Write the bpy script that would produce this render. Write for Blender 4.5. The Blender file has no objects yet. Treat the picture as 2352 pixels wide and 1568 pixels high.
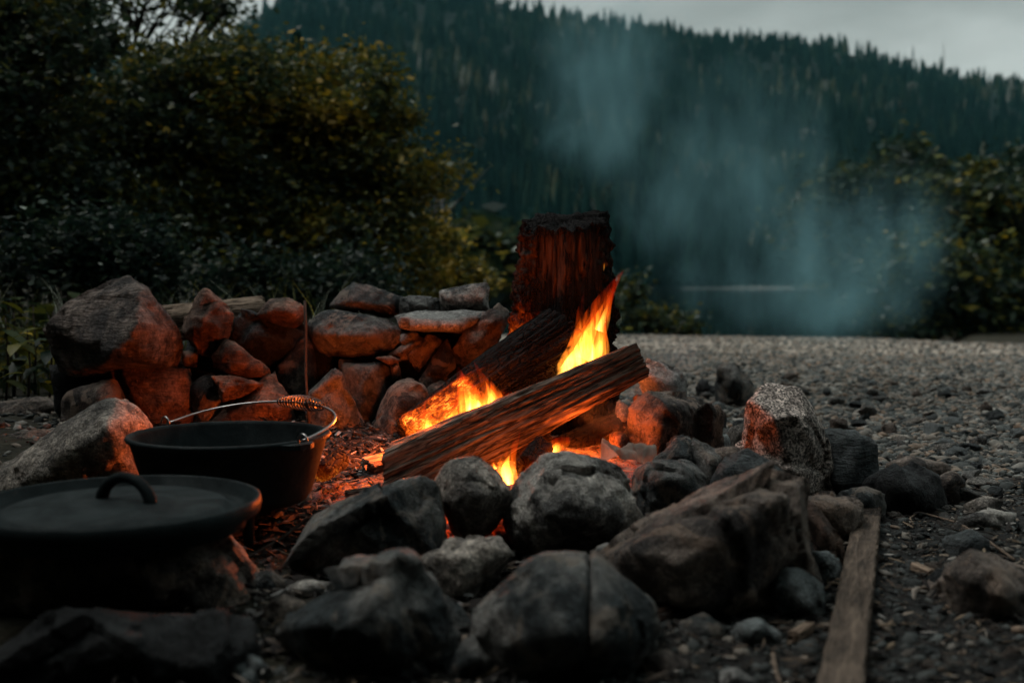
import bpy, bmesh, math, random
import numpy as np
from mathutils import Vector, Matrix
random.seed(7)
RNG = np.random.default_rng(7)
SC = bpy.context.scene
C = SC.collection
R = math.radians

# ------------------------------------------------------------------ camera
CAM_H, FPX, CX, CY, HZ = 0.40, 2540.0, 1176.0, 784.0, 649.0      # picture units: 2352 x 1568
PITCH = math.atan((CY - HZ) / FPX)
cam = bpy.data.cameras.new('camera')
cam.sensor_width = 36.0
cam.lens = 36.0 * FPX / 2352.0
cam.clip_start, cam.clip_end = 0.05, 6000
cam.dof.use_dof = True
cam.dof.focus_distance = 2.15
cam.dof.aperture_fstop = 3.8
cam_o = bpy.data.objects.new('camera', cam)
cam_o.location = (0, 0, CAM_H)
cam_o.rotation_euler = (math.pi / 2 - PITCH, 0, 0)
C.objects.link(cam_o)
SC.camera = cam_o

# ------------------------------------------------------------------ sky and sun
SUN_EL, SUN_AZ = R(57), R(-72)          # thin light through cloud, from over the wooded bank
world = bpy.data.worlds.new('World')
SC.world = world
world.use_nodes = True
wn, wl = world.node_tree.nodes, world.node_tree.links
wn.clear()
w_out = wn.new('ShaderNodeOutputWorld')
w_bg = wn.new('ShaderNodeBackground')
w_bg.inputs['Strength'].default_value = 0.1
w_sky = wn.new('ShaderNodeTexSky')
w_sky.sky_type = 'NISHITA'
w_sky.sun_disc = False
w_sky.sun_elevation = R(6)
w_sky.sun_rotation = SUN_AZ
w_tc = wn.new('ShaderNodeTexCoord')
w_map = wn.new('ShaderNodeMapping')
w_map.inputs['Scale'].default_value = (2.2, 2.2, 7.0)
w_noise = wn.new('ShaderNodeTexNoise')
w_noise.inputs['Scale'].default_value = 1.7
w_noise.inputs['Detail'].default_value = 5
w_noise.inputs['Distortion'].default_value = 0.5
w_ramp = wn.new('ShaderNodeValToRGB')
w_ramp.color_ramp.elements[0].position, w_ramp.color_ramp.elements[1].position = 0.36, 0.64
w_ramp.color_ramp.elements[0].color = (0.34, 0.375, 0.362, 1)
w_ramp.color_ramp.elements[1].color = (0.56, 0.612, 0.592, 1)
w_scale = wn.new('ShaderNodeVectorMath')
w_scale.operation = 'SCALE'
w_scale.inputs['Scale'].default_value = 10.0
w_mix = wn.new('ShaderNodeMixRGB')
w_mix.inputs[0].default_value = 0.9
wl.new(w_tc.outputs['Generated'], w_map.inputs['Vector'])
wl.new(w_map.outputs['Vector'], w_noise.inputs['Vector'])
wl.new(w_noise.outputs['Fac'], w_ramp.inputs['Fac'])
wl.new(w_ramp.outputs['Color'], w_scale.inputs[0])
wl.new(w_sky.outputs['Color'], w_mix.inputs[1])
wl.new(w_scale.outputs['Vector'], w_mix.inputs[2])
wl.new(w_mix.outputs['Color'], w_bg.inputs['Color'])
wl.new(w_bg.outputs['Background'], w_out.inputs['Surface'])

sun = bpy.data.lights.new('sun', 'SUN')
sun.energy = 2.6
sun.angle = R(40)
sun.color = (1.0, 0.97, 0.92)
sun_o = bpy.data.objects.new('sun', sun)
C.objects.link(sun_o)
sd = Vector((math.sin(SUN_AZ) * math.cos(SUN_EL), math.cos(SUN_AZ) * math.cos(SUN_EL), math.sin(SUN_EL)))
sun_o.rotation_euler = (-sd).to_track_quat('-Z', 'Y').to_euler()
sun_o.location = sd * 30

SC.view_settings.view_transform = 'Standard'
SC.view_settings.look = 'None'
SC.view_settings.exposure = 0.0
SC.view_settings.gamma = 1.0
SC.view_settings.use_curve_mapping = False
SC.render.engine = 'CYCLES'
SC.cycles.use_denoising = True
try:
    SC.cycles.denoiser = 'OPENIMAGEDENOISE'
except Exception:
    pass
SC.cycles.use_adaptive_sampling = True
SC.cycles.adaptive_threshold = 0.03
SC.cycles.max_bounces = 4
SC.cycles.diffuse_bounces = 2
SC.cycles.glossy_bounces = 2
SC.cycles.volume_bounces = 0
SC.cycles.transparent_max_bounces = 24
SC.cycles.caustics_reflective = False
SC.cycles.caustics_refractive = False
SC.cycles.sample_clamp_indirect = 4.0

# ------------------------------------------------------------------ pixels to places
_fw = Vector((0, math.cos(PITCH), -math.sin(PITCH)))
_up = Vector((0, math.sin(PITCH), math.cos(PITCH)))
CAMP = Vector((0, 0, CAM_H))
def ray(px, py):
    d = _fw + Vector((1, 0, 0)) * ((px - CX) / FPX) + _up * (-(py - CY) / FPX)
    return d / d.y
def P(px, py, d):
    return CAMP + ray(px, py) * d
def G(px, py, z=0.0):
    r = ray(px, py)
    return CAMP + r * ((z - CAM_H) / r.z)

# ------------------------------------------------------------------ numeric noise
_T = np.random.default_rng(3).permutation(256)
_PT = np.concatenate([_T, _T, _T])
_GR = np.random.default_rng(4).normal(size=(256, 3))
_GR /= np.linalg.norm(_GR, axis=1)[:, None]
def noise3(p):
    i = np.floor(p).astype(int)
    f = p - i
    u = f * f * f * (f * (f * 6 - 15) + 10)
    i &= 255
    out = 0
    for dx in (0, 1):
        for dy in (0, 1):
            for dz in (0, 1):
                h = _PT[_PT[_PT[(i[:, 0] + dx) & 255] + ((i[:, 1] + dy) & 255)] + ((i[:, 2] + dz) & 255)]
                g = _GR[h]
                w = (u[:, 0] if dx else 1 - u[:, 0]) * (u[:, 1] if dy else 1 - u[:, 1]) * (u[:, 2] if dz else 1 - u[:, 2])
                out = out + w * (g[:, 0] * (f[:, 0] - dx) + g[:, 1] * (f[:, 1] - dy) + g[:, 2] * (f[:, 2] - dz))
    return out
def fbm(p, octs=4, gain=0.5):
    a, s, o = 1.0, 1.0, 0
    for k in range(octs):
        o = o + a * noise3(p * s + 17.3 * k)
        a *= gain; s *= 2.03
    return o

# ------------------------------------------------------------------ mesh helpers
def mesh(name, V, F, smooth=True):
    """V (n,3); F (m,k) one face size, or a list of faces"""
    me = bpy.data.meshes.new(name)
    if isinstance(F, np.ndarray):
        V = np.asarray(V, dtype=np.float32)
        k = F.shape[1]
        me.vertices.add(len(V)); me.vertices.foreach_set('co', V.ravel())
        me.loops.add(F.size); me.loops.foreach_set('vertex_index', F.astype(np.int32).ravel())
        me.polygons.add(len(F))
        me.polygons.foreach_set('loop_start', np.arange(0, F.size, k, dtype=np.int32))
        me.polygons.foreach_set('loop_total', np.full(len(F), k, dtype=np.int32))
        me.update(calc_edges=True)
    else:
        me.from_pydata([tuple(v) for v in V], [], [tuple(f) for f in F])
        me.update()
    if smooth:
        me.polygons.foreach_set('use_smooth', np.ones(len(me.polygons), dtype=bool))
    return me
def obj(name, me, mat=None, parent=None, loc=None):
    o = bpy.data.objects.new(name, me)
    C.objects.link(o)
    if mat is not None and me is not None and not me.materials:
        me.materials.append(mat)
    if parent is not None: o.parent = parent
    if loc is not None: o.location = loc
    return o
def empty(name, loc=(0, 0, 0)):
    o = bpy.data.objects.new(name, None)
    o.location = loc
    o.empty_display_size = 0.05
    C.objects.link(o)
    return o
def tag(o, label=None, cat=None, group=None, kind=None):
    if label: o['label'] = label
    if cat: o['category'] = cat
    if group: o['group'] = group
    if kind: o['kind'] = kind
    return o
def tint(me, vals):
    a = me.attributes.new('tint', 'FLOAT', 'POINT')
    a.data.foreach_set('value', np.asarray(vals, dtype=np.float32))
def tube_arrays(pts, rad, n=8, closed_ends=True):
    pts = [Vector(p) for p in pts]
    V, F = [], []
    prev = None
    for i, p in enumerate(pts):
        t = (pts[min(i + 1, len(pts) - 1)] - pts[max(i - 1, 0)]).normalized()
        if prev is None:
            a = t.orthogonal().normalized()
        else:
            a = (prev - t * prev.dot(t)).normalized()
        prev = a
        b = t.cross(a)
        r = rad[i] if hasattr(rad, '__len__') else rad
        for k in range(n):
            th = 2 * math.pi * k / n
            V.append(p + (a * math.cos(th) + b * math.sin(th)) * r)
    for i in range(len(pts) - 1):
        for k in range(n):
            F.append((i * n + k, i * n + (k + 1) % n, (i + 1) * n + (k + 1) % n, (i + 1) * n + k))
    if closed_ends:
        F.append(tuple(range(n))[::-1])
        F.append(tuple((len(pts) - 1) * n + k for k in range(n)))
    return V, F
def tube(name, pts, rad, mat, parent=None, n=8, origin=None):
    o0 = Vector(origin) if origin is not None else Vector((0, 0, 0))
    V, F = tube_arrays(pts, rad, n)
    return obj(name, mesh(name, [v - o0 for v in V], F), mat, parent, o0 if parent is None else None)
def lathe(prof, n=96):
    V, F = [], []
    for r, z in prof:
        for k in range(n):
            a = 2 * math.pi * k / n
            V.append((r * math.cos(a), r * math.sin(a), z))
    for i in range(len(prof) - 1):
        for k in range(n):
            F.append((i * n + k, i * n + (k + 1) % n, (i + 1) * n + (k + 1) % n, (i + 1) * n + k))
    return V, F

# ------------------------------------------------------------------ materials
class Mat:
    def __init__(self, name):
        self.m = bpy.data.materials.new(name)
        self.m.use_nodes = True
        self.t = self.m.node_tree
        self.t.nodes.clear()
        self.out = self.n('OutputMaterial')
    def n(self, t, **kw):
        nd = self.t.nodes.new('ShaderNode' + t)
        for k, v in kw.items():
            if k in ('operation', 'blend_type', 'data_type', 'noise_dimensions', 'feature', 'attribute_name', 'distance', 'interpolation_type', 'wave_type'):
                setattr(nd, k, v)
            else:
                s = nd.inputs[k.replace('_', ' ')]
                if isinstance(v, bpy.types.NodeSocket): self.t.links.new(v, s)
                else: s.default_value = v
        return nd
    def l(self, a, b): self.t.links.new(a, b)
    def math(self, op, a, b=None, clamp=False):
        nd = self.t.nodes.new('ShaderNodeMath'); nd.operation = op; nd.use_clamp = clamp
        for i, v in enumerate((a, b)):
            if v is None: continue
            if isinstance(v, bpy.types.NodeSocket): self.l(v, nd.inputs[i])
            else: nd.inputs[i].default_value = v
        return nd.outputs[0]
    def ramp(self, fac, stops, interp='LINEAR'):
        nd = self.t.nodes.new('ShaderNodeValToRGB')
        cr = nd.color_ramp; cr.interpolation = interp
        while len(cr.elements) < len(stops): cr.elements.new(0.5)
        for e, (p, c) in zip(cr.elements, stops):
            e.position = p
            e.color = (c, c, c, 1) if not hasattr(c, '__len__') else (*c, 1)
        self.l(fac, nd.inputs['Fac'])
        return nd.outputs['Color']
    def mix(self, fac, a, b, mode='MIX'):
        nd = self.t.nodes.new('ShaderNodeMixRGB'); nd.blend_type = mode
        for i, v in enumerate((fac, a, b)):
            if isinstance(v, bpy.types.NodeSocket): self.l(v, nd.inputs[i])
            elif i == 0: nd.inputs[0].default_value = v
            else: nd.inputs[i].default_value = (*v, 1)
        return nd.outputs[0]
    def coords(self, scale=(1, 1, 1), jitter=True, src='Object'):
        tc = self.n('TexCoord')
        mp = self.n('Mapping'); mp.inputs['Scale'].default_value = scale
        if jitter:
            oi = self.n('ObjectInfo')
            sc = self.n('VectorMath', operation='SCALE'); sc.inputs['Scale'].default_value = 50.0
            cx = self.n('CombineXYZ')
            for k in range(3): self.l(oi.outputs['Random'], cx.inputs[k])
            self.l(cx.outputs[0], sc.inputs[0])
            ad = self.n('VectorMath', operation='ADD')
            self.l(tc.outputs[src], ad.inputs[0]); self.l(sc.outputs[0], ad.inputs[1])
            self.l(ad.outputs[0], mp.inputs['Vector'])
        else:
            self.l(tc.outputs[src], mp.inputs['Vector'])
        return mp.outputs['Vector']
    def noise(self, vec, scale, detail=4, rough=0.55, dist=0.0):
        nd = self.n('TexNoise', Scale=scale, Detail=detail, Roughness=rough, Distortion=dist)
        self.l(vec, nd.inputs['Vector'])
        return nd.outputs['Fac']
    def bump(self, h, strength=0.5, dist=0.01, normal=None):
        nd = self.n('Bump', Strength=strength, Distance=dist)
        self.l(h, nd.inputs['Height'])
        if normal is not None: self.l(normal, nd.inputs['Normal'])
        return nd.outputs['Normal']
    def surf(self, color, rough=0.8, normal=None, spec=0.3, emis=None, estr=0.0, metal=0.0):
        b = self.n('BsdfPrincipled', Metallic=metal)
        b.inputs['Specular IOR Level'].default_value = spec
        for nm, v in (('Base Color', color), ('Roughness', rough), ('Emission Color', emis), ('Emission Strength', estr)):
            if v is None: continue
            if isinstance(v, bpy.types.NodeSocket): self.l(v, b.inputs[nm])
            else: b.inputs[nm].default_value = (*v, 1) if hasattr(v, '__len__') else v
        if normal is not None: self.l(normal, b.inputs['Normal'])
        self.l(b.outputs['BSDF'], self.out.inputs['Surface'])
        return b

def rock_mat(name, dark, light, speck=0.0, patch=None, rough=0.75, veins=0.0, spec=0.3, bump=0.6):
    m = Mat(name)
    v = m.coords()
    big = m.noise(v, 9, 5, 0.6, 0.4)
    fine = m.noise(v, 55, 6, 0.7)
    grain = m.noise(v, 260, 3, 0.7)
    col = m.mix(m.ramp(big, [(0.42, 0.0), (0.60, 1.0)]), dark, light)
    mott = m.ramp(fine, [(0.34, 0.55), (0.66, 2.0)])
    col = m.mix(0.9, col, mott, 'MULTIPLY')
    pits = m.ramp(m.noise(v, 26, 5, 0.7, 1.0), [(0.34, 0.3), (0.45, 1.15)])
    col = m.mix(0.8, col, pits, 'MULTIPLY')
    if speck:
        vr = m.n('TexVoronoi', Scale=300.0); m.l(v, vr.inputs['Vector'])
        sp = m.ramp(vr.outputs['Color'], [(0.25, 0.18), (0.5, 0.8), (0.75, 2.3)])
        col = m.mix(speck, col, sp, 'MULTIPLY')
    if patch:
        pm = m.ramp(m.noise(v, 17, 6, 0.7, 0.8), [(0.53, 0.0), (0.60, 1.0)])
        col = m.mix(m.math('MULTIPLY', pm, 0.75), col, patch)
    h = m.math('ADD', m.math('MULTIPLY', fine, 1.0), m.math('MULTIPLY', grain, 0.35))
    if veins:
        vs = m.coords((1, 1, 7))
        lay = m.noise(vs, 16, 6, 0.65, 0.6)
        h = m.math('ADD', h, m.math('MULTIPLY', lay, veins))
        col = m.mix(0.6, col, m.ramp(lay, [(0.32, 0.45), (0.66, 1.3)]), 'MULTIPLY')
    nrm = m.bump(h, min(1.0, bump * 1.5), 0.024)
    m.surf(col, m.ramp(fine, [(0.3, rough + 0.1), (0.75, rough - 0.12)]), nrm, spec)
    return m.m
M = {}
M['grey'] = rock_mat('grey_stone', (0.065, 0.065, 0.062), (0.38, 0.36, 0.325), 0.3, (0.44, 0.42, 0.38))
M['dark'] = rock_mat('dark_stone', (0.022, 0.029, 0.031), (0.16, 0.158, 0.148), 0.2, (0.26, 0.22, 0.18))
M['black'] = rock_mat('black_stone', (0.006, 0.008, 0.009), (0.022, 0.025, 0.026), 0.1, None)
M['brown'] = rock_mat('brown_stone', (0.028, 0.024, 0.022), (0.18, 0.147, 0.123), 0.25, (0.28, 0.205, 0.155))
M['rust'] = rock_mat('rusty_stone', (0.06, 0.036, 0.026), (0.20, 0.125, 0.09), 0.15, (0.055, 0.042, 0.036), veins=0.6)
M['slate'] = rock_mat('slate_stone', (0.026, 0.034, 0.037), (0.08, 0.094, 0.096), 0.05, (0.12, 0.13, 0.13), veins=1.1, bump=0.8)
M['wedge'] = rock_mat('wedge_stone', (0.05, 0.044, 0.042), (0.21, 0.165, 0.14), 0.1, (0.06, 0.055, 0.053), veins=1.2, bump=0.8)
M['granite'] = rock_mat('speckled_granite', (0.12, 0.10, 0.085), (0.26, 0.225, 0.20), 0.95, None, bump=0.35)
M['tan'] = rock_mat('tan_granite', (0.10, 0.092, 0.082), (0.36, 0.32, 0.275), 0.35, (0.07, 0.067, 0.062))
M['pale'] = rock_mat('pale_stone', (0.13, 0.13, 0.125), (0.30, 0.30, 0.285), 0.3, (0.36, 0.36, 0.34))
M['blue'] = rock_mat('bluish_stone', (0.10, 0.118, 0.12), (0.20, 0.225, 0.225), 0.2, (0.27, 0.29, 0.285))

def simple_mat(name, color, rough=0.7, spec=0.3, var=0.4, scale=40, bump=0.3, metal=0.0, bd=0.005):
    m = Mat(name)
    v = m.coords()
    n1 = m.noise(v, scale, 5, 0.6)
    col = m.mix(1.0, color, m.ramp(n1, [(0.25, 1 - var), (0.75, 1 + var)]), 'MULTIPLY')
    m.surf(col, rough, m.bump(n1, bump, bd), spec, metal=metal)
    return m.m
m = Mat('cast_iron')
v = m.coords()
n1 = m.noise(v, 300, 4, 0.6); n2 = m.noise(v, 16, 6, 0.65, 0.6); n3 = m.noise(v, 70, 5, 0.7)
col = m.mix(m.ramp(n2, [(0.35, 0.0), (0.68, 1.0)]), (0.005, 0.0095, 0.0105), (0.015, 0.0235, 0.0250))
col = m.mix(m.math('MULTIPLY', m.ramp(n3, [(0.60, 0.0), (0.72, 1.0)]), 0.5), col, (0.045, 0.042, 0.038))
m.surf(col, m.ramp(n2, [(0.3, 0.80), (0.7, 0.50)]), m.bump(m.math('ADD', n1, m.math('MULTIPLY', n3, 1.2)), 0.35, 0.0016), 0.10)
M['iron'] = m.m
M['wire'] = simple_mat('steel_wire', (0.35, 0.34, 0.33), 0.32, 0.5, 0.3, 60, 0.1, metal=1.0)
M['darkwire'] = simple_mat('dark_spring_wire', (0.10, 0.10, 0.10), 0.35, 0.5, 0.3, 60, 0.1, metal=1.0)
M['twig'] = simple_mat('dry_twig', (0.16, 0.12, 0.09), 0.85, 0.2, 0.5, 60, 0.5)
M['darktwig'] = simple_mat('dark_twig', (0.045, 0.035, 0.028), 0.85, 0.2, 0.5, 60, 0.5)
M['bark'] = simple_mat('shrub_bark', (0.05, 0.045, 0.04), 0.85, 0.2, 0.5, 30, 0.6)
M['palebark'] = simple_mat('pale_bark', (0.15, 0.16, 0.16), 0.8, 0.2, 0.35, 12, 0.4)
M['snag'] = simple_mat('dead_wood', (0.10, 0.105, 0.10), 0.85, 0.2, 0.3, 3, 0.2)

def wood_mat(name, dark, light, char=None, cells=True, glow=None, wscale=1.0, checks=0.85):
    """grain runs along local X.  char(m, tc) gives a mask 0..1, glow(m, tc) an emission mask"""
    m = Mat(name)
    tc = m.n('TexCoord').outputs['Object']
    v = m.coords((4.5 * wscale, 26 * wscale, 26 * wscale))
    v2 = m.coords((20 * wscale, 130 * wscale, 130 * wscale))
    g = m.noise(v, 3.0, 6, 0.65, 0.5)
    f = m.noise(v2, 2.0, 4, 0.6)
    b = m.noise(m.coords(), 14, 4, 0.6)
    col = m.mix(m.ramp(g, [(0.32, 0.0), (0.66, 1.0)]), dark, light)
    col = m.mix(0.8, col, m.ramp(f, [(0.28, 0.45), (0.7, 1.35)]), 'MULTIPLY')
    col = m.mix(0.5, col, m.ramp(b, [(0.3, 0.6), (0.7, 1.25)]), 'MULTIPLY')
    ck = m.math('ABSOLUTE', m.math('SUBTRACT', m.noise(m.coords((2.2 * wscale, 30 * wscale, 30 * wscale)), 1.6, 4, 0.6, 0.3), 0.5))
    split = m.ramp(ck, [(0.0, 0.0), (0.035, 1.0)])
    col = m.mix(checks, col, m.ramp(split, [(0.0, 0.12), (1.0, 1.0)]), 'MULTIPLY')
    h = m.math('ADD', m.math('ADD', m.math('MULTIPLY', g, 0.8), m.math('MULTIPLY', f, 0.5)), m.math('MULTIPLY', split, 0.8 * checks))
    rough = 0.8
    if char:
        mask = char(m, tc, b)
        vc = m.n('TexVoronoi', Scale=1.0, feature='DISTANCE_TO_EDGE')
        m.l(m.coords((48, 95, 95)), vc.inputs['Vector'])
        crack = m.ramp(vc.outputs['Distance'], [(0.0, 0.0), (0.16, 1.0)])
        if cells:
            ccol = m.mix(crack, (0.003, 0.003, 0.003), (0.009, 0.008, 0.008))
            h = m.math('ADD', h, m.math('MULTIPLY', m.math('MULTIPLY', crack, mask), 0.6))
        else:
            ccol = m.mix(1.0, col, (0.30, 0.20, 0.15), 'MULTIPLY')
        col = m.mix(mask, col, ccol)
    emis = estr = None
    if glow:
        emis, estr = glow(m, tc, b)
    m.surf(col, rough, m.bump(h, 0.9, 0.007), 0.1, emis, estr if estr is not None else 0.0)
    return m.m
def axis_mask(m, tc, axis, a, b, wob, amt):
    """smooth 0..1 from a to b along a local axis with a noisy border"""
    sp = m.n('SeparateXYZ'); m.l(tc, sp.inputs[0])
    x = m.math('ADD', sp.outputs[axis], m.math('MULTIPLY', m.math('SUBTRACT', wob, 0.5), amt))
    mr = m.n('MapRange', interpolation_type='SMOOTHSTEP')
    m.l(x, mr.inputs['Value'])
    mr.inputs['From Min'].default_value, mr.inputs['From Max'].default_value = a, b
    return mr.outputs['Result']

# ------------------------------------------------------------------ rocks
def ico(level):
    bm = bmesh.new()
    bmesh.ops.create_icosphere(bm, subdivisions=level, radius=1)
    V = np.array([v.co[:] for v in bm.verts])
    F = np.array([[v.index for v in f.verts] for f in bm.faces])
    bm.free()
    return V / np.linalg.norm(V, axis=1)[:, None], F
ICO = {k: ico(k) for k in (1, 2, 4, 5, 6)}
def hull_planes(pts):
    bm = bmesh.new()
    for p in pts: bm.verts.new(p)
    res = bmesh.ops.convex_hull(bm, input=bm.verts)
    bm.normal_update()
    c = Vector((0, 0, 0)); hv = set()
    faces = [f for f in bm.faces if f.calc_area() > 1e-7]
    for f in faces:
        for v in f.verts: hv.add(v)
    for v in hv: c += v.co
    c /= len(hv)
    N, D = [], []
    for f in faces:
        n = f.normal.copy(); d = n.dot(f.verts[0].co - c)
        if d < 0: n, d = -n, -d
        if any(n.dot(n2) > 0.995 and abs(d - d2) < 0.1 * d2 + 0.002 for n2, d2 in zip(N, D)): continue
        N.append(n); D.append(max(d, 1e-3))
    H = np.array([(v.co - c)[:] for v in hv])
    bm.free()
    return np.array(c), np.array([n[:] for n in N]), np.array(D), H
def facet_noise(X, n, slope, step, rg):
    """flat broken patches: each patch has its own small tilt and height"""
    f = X[rg.integers(0, len(X), n)]
    g = rg.normal(size=(n, 3)) * slope
    o = rg.normal(size=n) * step
    best = np.full(len(X), 1e9); idx = np.zeros(len(X), dtype=int)
    wob = 0.0
    for k in range(n):
        dd = ((X - f[k]) ** 2).sum(1)
        w = dd < best
        best[w] = dd[w]; idx[w] = k
    return ((X - f[idx]) * g[idx]).sum(1) + o[idx]
def rock_mesh(name, pts, p=26, amp=0.03, freq=9.0, chips=10, level=5, seed=0, grow=1.0, layer=0.0):
    rg = np.random.default_rng(seed + 101)
    c, N, D, H = hull_planes(pts)
    ang = p >= 18
    for k in range(chips if ang else chips * 3):
        n = rg.normal(size=3); n /= np.linalg.norm(n)
        s = (H @ n).max()
        N = np.vstack([N, n]); D = np.append(D, s * ((rg.uniform(0.93, 0.985) if ang else rg.uniform(0.88, 0.97)) if k < chips else rg.uniform(0.95, 0.998)))
    if ang:                                  # broad broken faces on the bulging sides
        for k in range(9):
            n = np.array([rg.normal() * 0.9, -1.0 if k < 6 else 1.0, rg.normal() * 0.9 + 0.25]); n /= np.linalg.norm(n)
            N = np.vstack([N, n]); D = np.append(D, (H @ n).max() * rg.uniform(0.85, 0.97))
    if ang: grow *= 1.035
    p = p * 9.0 if ang else p * 1.5
    dirs, F = ICO[level]
    q = np.clip(dirs @ N.T, 0, None) / D
    qm = q.max(axis=1)
    r = ((q / qm[:, None]) ** p).sum(axis=1) ** (-1.0 / p) / qm
    size = float(np.abs(H).max())
    X = dirs * r[:, None]
    warp = np.stack([fbm(X / size * 3 + seed + 9 * k, 3) for k in range(3)], -1) * size * (0.05 if ang else 0.12)
    Y = X + warp
    fac = facet_noise(Y, 16 if ang else 26, 0.22 if ang else 0.07, 0.020 * size if ang else 0.006 * size, rg) \
        + facet_noise(Y, 110, 0.16 if ang else 0.08, 0.006 * size if ang else 0.003 * size, rg)
    f = fbm(X * freq / max(size, 0.02) * (0.34 if ang else 0.2) + seed * 3.1, 6, 0.6)
    f2 = -np.abs(noise3(X * freq / max(size, 0.02) * 0.45 + seed * 1.7)) + 0.2
    k_ = 0.30 if ang else 1.0
    r = r * (grow + amp * 1.2 * k_ * f + amp * 1.4 * k_ * f2) + fac * ((0.30 + amp * 10) if ang else (0.5 + amp * 14))
    X = dirs * r[:, None]
    # broken relief at real scale: centimetre steps and millimetre grit
    g1 = fbm(X / 0.045 + seed * 1.3, 4, 0.6)
    g2 = -np.abs(noise3(X / 0.022 + seed * 2.1)) + 0.25
    g3 = fbm(X / 0.009 + seed * 0.7, 2, 0.6)
    sc_ = min(1.0, size / 0.07) * (1.0 if size < 0.5 else 0.0)
    r = r + sc_ * ((0.0042 if ang else 0.0026) * g1 + (0.0030 if ang else 0.0016) * g2 + 0.0011 * g3)
    X = dirs * r[:, None]
    if layer:
        ph = (X @ np.array([0.25, 0.15, 1.0])) / (0.011) + 2.0 * f
        st = ph - np.floor(ph)
        X = X * (1 + layer * (np.clip(st * 3, 0, 1) - 0.5))[:, None]
    X = X + c
    base = np.array([c[0], c[1], X[:, 2].min()])
    return mesh(name, X - base, F), Vector(base)
SEED = [0]
def simplify(poly, n):
    """drop the least telling corners until n are left: broad flat faces instead of many narrow ones"""
    poly = list(poly)
    while len(poly) > n:
        best, bi = 1e18, 0
        for i in range(len(poly)):
            a, b, c = poly[i - 1], poly[i], poly[(i + 1) % len(poly)]
            ar = abs((b[0] - a[0]) * (c[1] - a[1]) - (c[0] - a[0]) * (b[1] - a[1]))
            if ar < best: best, bi = ar, i
        poly.pop(bi)
    return poly
def rock(outline, d, front, back, mat, label=None, cat='rock', p=26, amp=0.03, chips=8, level=5, group=None, ground=False,
         name='rock', grow=1.03, parent=None, layer=0.0, freq=9.0, shrink=0.72, rim=0.0):
    SEED[0] += 1
    if p >= 18: outline = simplify(outline, 7 if len(outline) < 12 else 8)
    pts = [P(x, y, d) for x, y in outline]
    cx = sum(x for x, y in outline) / len(outline); cy = sum(y for x, y in outline) / len(outline)
    if p >= 18:
        rim = rim * max([q[2] for q in front] + [back * 0.2])
        if rim > 0: pts += [P(cx + (x - cx) * 0.97, cy + (y - cy) * 0.97, d - rim) for x, y in outline]
    pts += [P(x, y, d - dz) for x, y, dz in front]
    pts += [P(cx + (x - cx) * shrink, cy + (y - cy) * shrink, d + back) for x, y in outline]
    if ground:
        low = sorted(pts[:len(outline)], key=lambda q: q.z)[:max(3, len(outline) // 2)]
        pts += [Vector((q.x, q.y, -0.02)) for q in low] + [Vector((q.x, q.y + back * 0.8, -0.02)) for q in low]
    me, base = rock_mesh(name, pts, p, amp, freq, chips, level, SEED[0], grow, layer)
    if parent is not None:
        o = obj(name, me, M[mat], parent, base - parent.location)
        return o
    o = obj(name, me, M[mat], None, base)
    tag(o, label, cat, group)
    return o

# ================================================================== THE SETTING
def sstep(a, b, x):
    t = np.clip((x - a) / (b - a), 0, 1)
    return t * t * (3 - 2 * t)
WATER = -1.30
def ground_z(x, y):
    x = np.asarray(x, dtype=float); y = np.asarray(y, dtype=float)
    r = np.hypot(x, y)
    az = np.arctan2(x, np.where(np.abs(y) < 1e-6, 1e-6, y))
    wob = noise3(np.stack([x * 0.35, y * 0.35, x * 0 + 3.3], -1).reshape(-1, 3)).reshape(x.shape)
    fine = noise3(np.stack([x * 2.6, y * 2.6, x * 0 + 7.3], -1).reshape(-1, 3)).reshape(x.shape)
    z = -0.010 * np.clip(r - 2.0, 0, 12) + 0.012 * fine * sstep(0.4, 1.5, r)
    z = z + 0.03 * wob * sstep(3, 7, r)
    z = z + 0.085 * sstep(1.55, 2.35, y) * (1 - sstep(3.0, 4.5, y)) * (1 - sstep(0.25, 0.7, x)) * (1 - sstep(1.3, 2.2, -x))   # built-up ash and soil of the fire pit
    crest = 10.0 + 0.8 * wob
    z = z - 1.9 * sstep(crest, crest + 7.5, r)                     # beach drops into the lake
    left = sstep(-0.03, -0.13, az) * sstep(3.2, 6.0, r)            # wooded bank
    left_far = sstep(-0.17, -0.26, az) * sstep(8, 12, r)
    bank = 0.05 + 0.02 * r + 0.08 * wob
    lw = left * (1 - sstep(10.5, 13.5, r)) + left_far * sstep(8, 13, r)
    z = z * (1 - np.clip(lw, 0, 1)) + bank * np.clip(lw, 0, 1)
    rw = sstep(0.31, 0.40, az) * sstep(9, 15, r)                   # point of land with trees
    z = z * (1 - rw) + (-0.62 + 0.004 * r + 0.1 * wob) * rw
    back = sstep(1.3, 1.9, np.abs(az)) * sstep(2, 5, r)
    z = z * (1 - back) + (0.02 * r) * back
    return z
def polar_sheet(name, radii, azs, zf):
    Rr, A = np.meshgrid(radii, azs, indexing='ij')
    X, Y = Rr * np.sin(A), Rr * np.cos(A)
    Z = zf(X, Y)
    V = np.stack([X, Y, Z], -1).reshape(-1, 3)
    n, m = len(radii), len(azs)
    i, j = np.meshgrid(np.arange(n - 1), np.arange(m - 1), indexing='ij')
    a = (i * m + j).ravel()
    F = np.stack([a, a + 1, a + m + 1, a + m], -1)[:, ::-1]
    return mesh(name, V, F)
rad = np.concatenate([[0.02], np.geomspace(0.25, 16, 150), np.geomspace(16.6, 345, 60)])
azv = np.concatenate([np.linspace(-math.pi, -0.66, 50), np.linspace(-0.64, 0.64, 220), np.linspace(0.66, math.pi, 50)])

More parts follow.
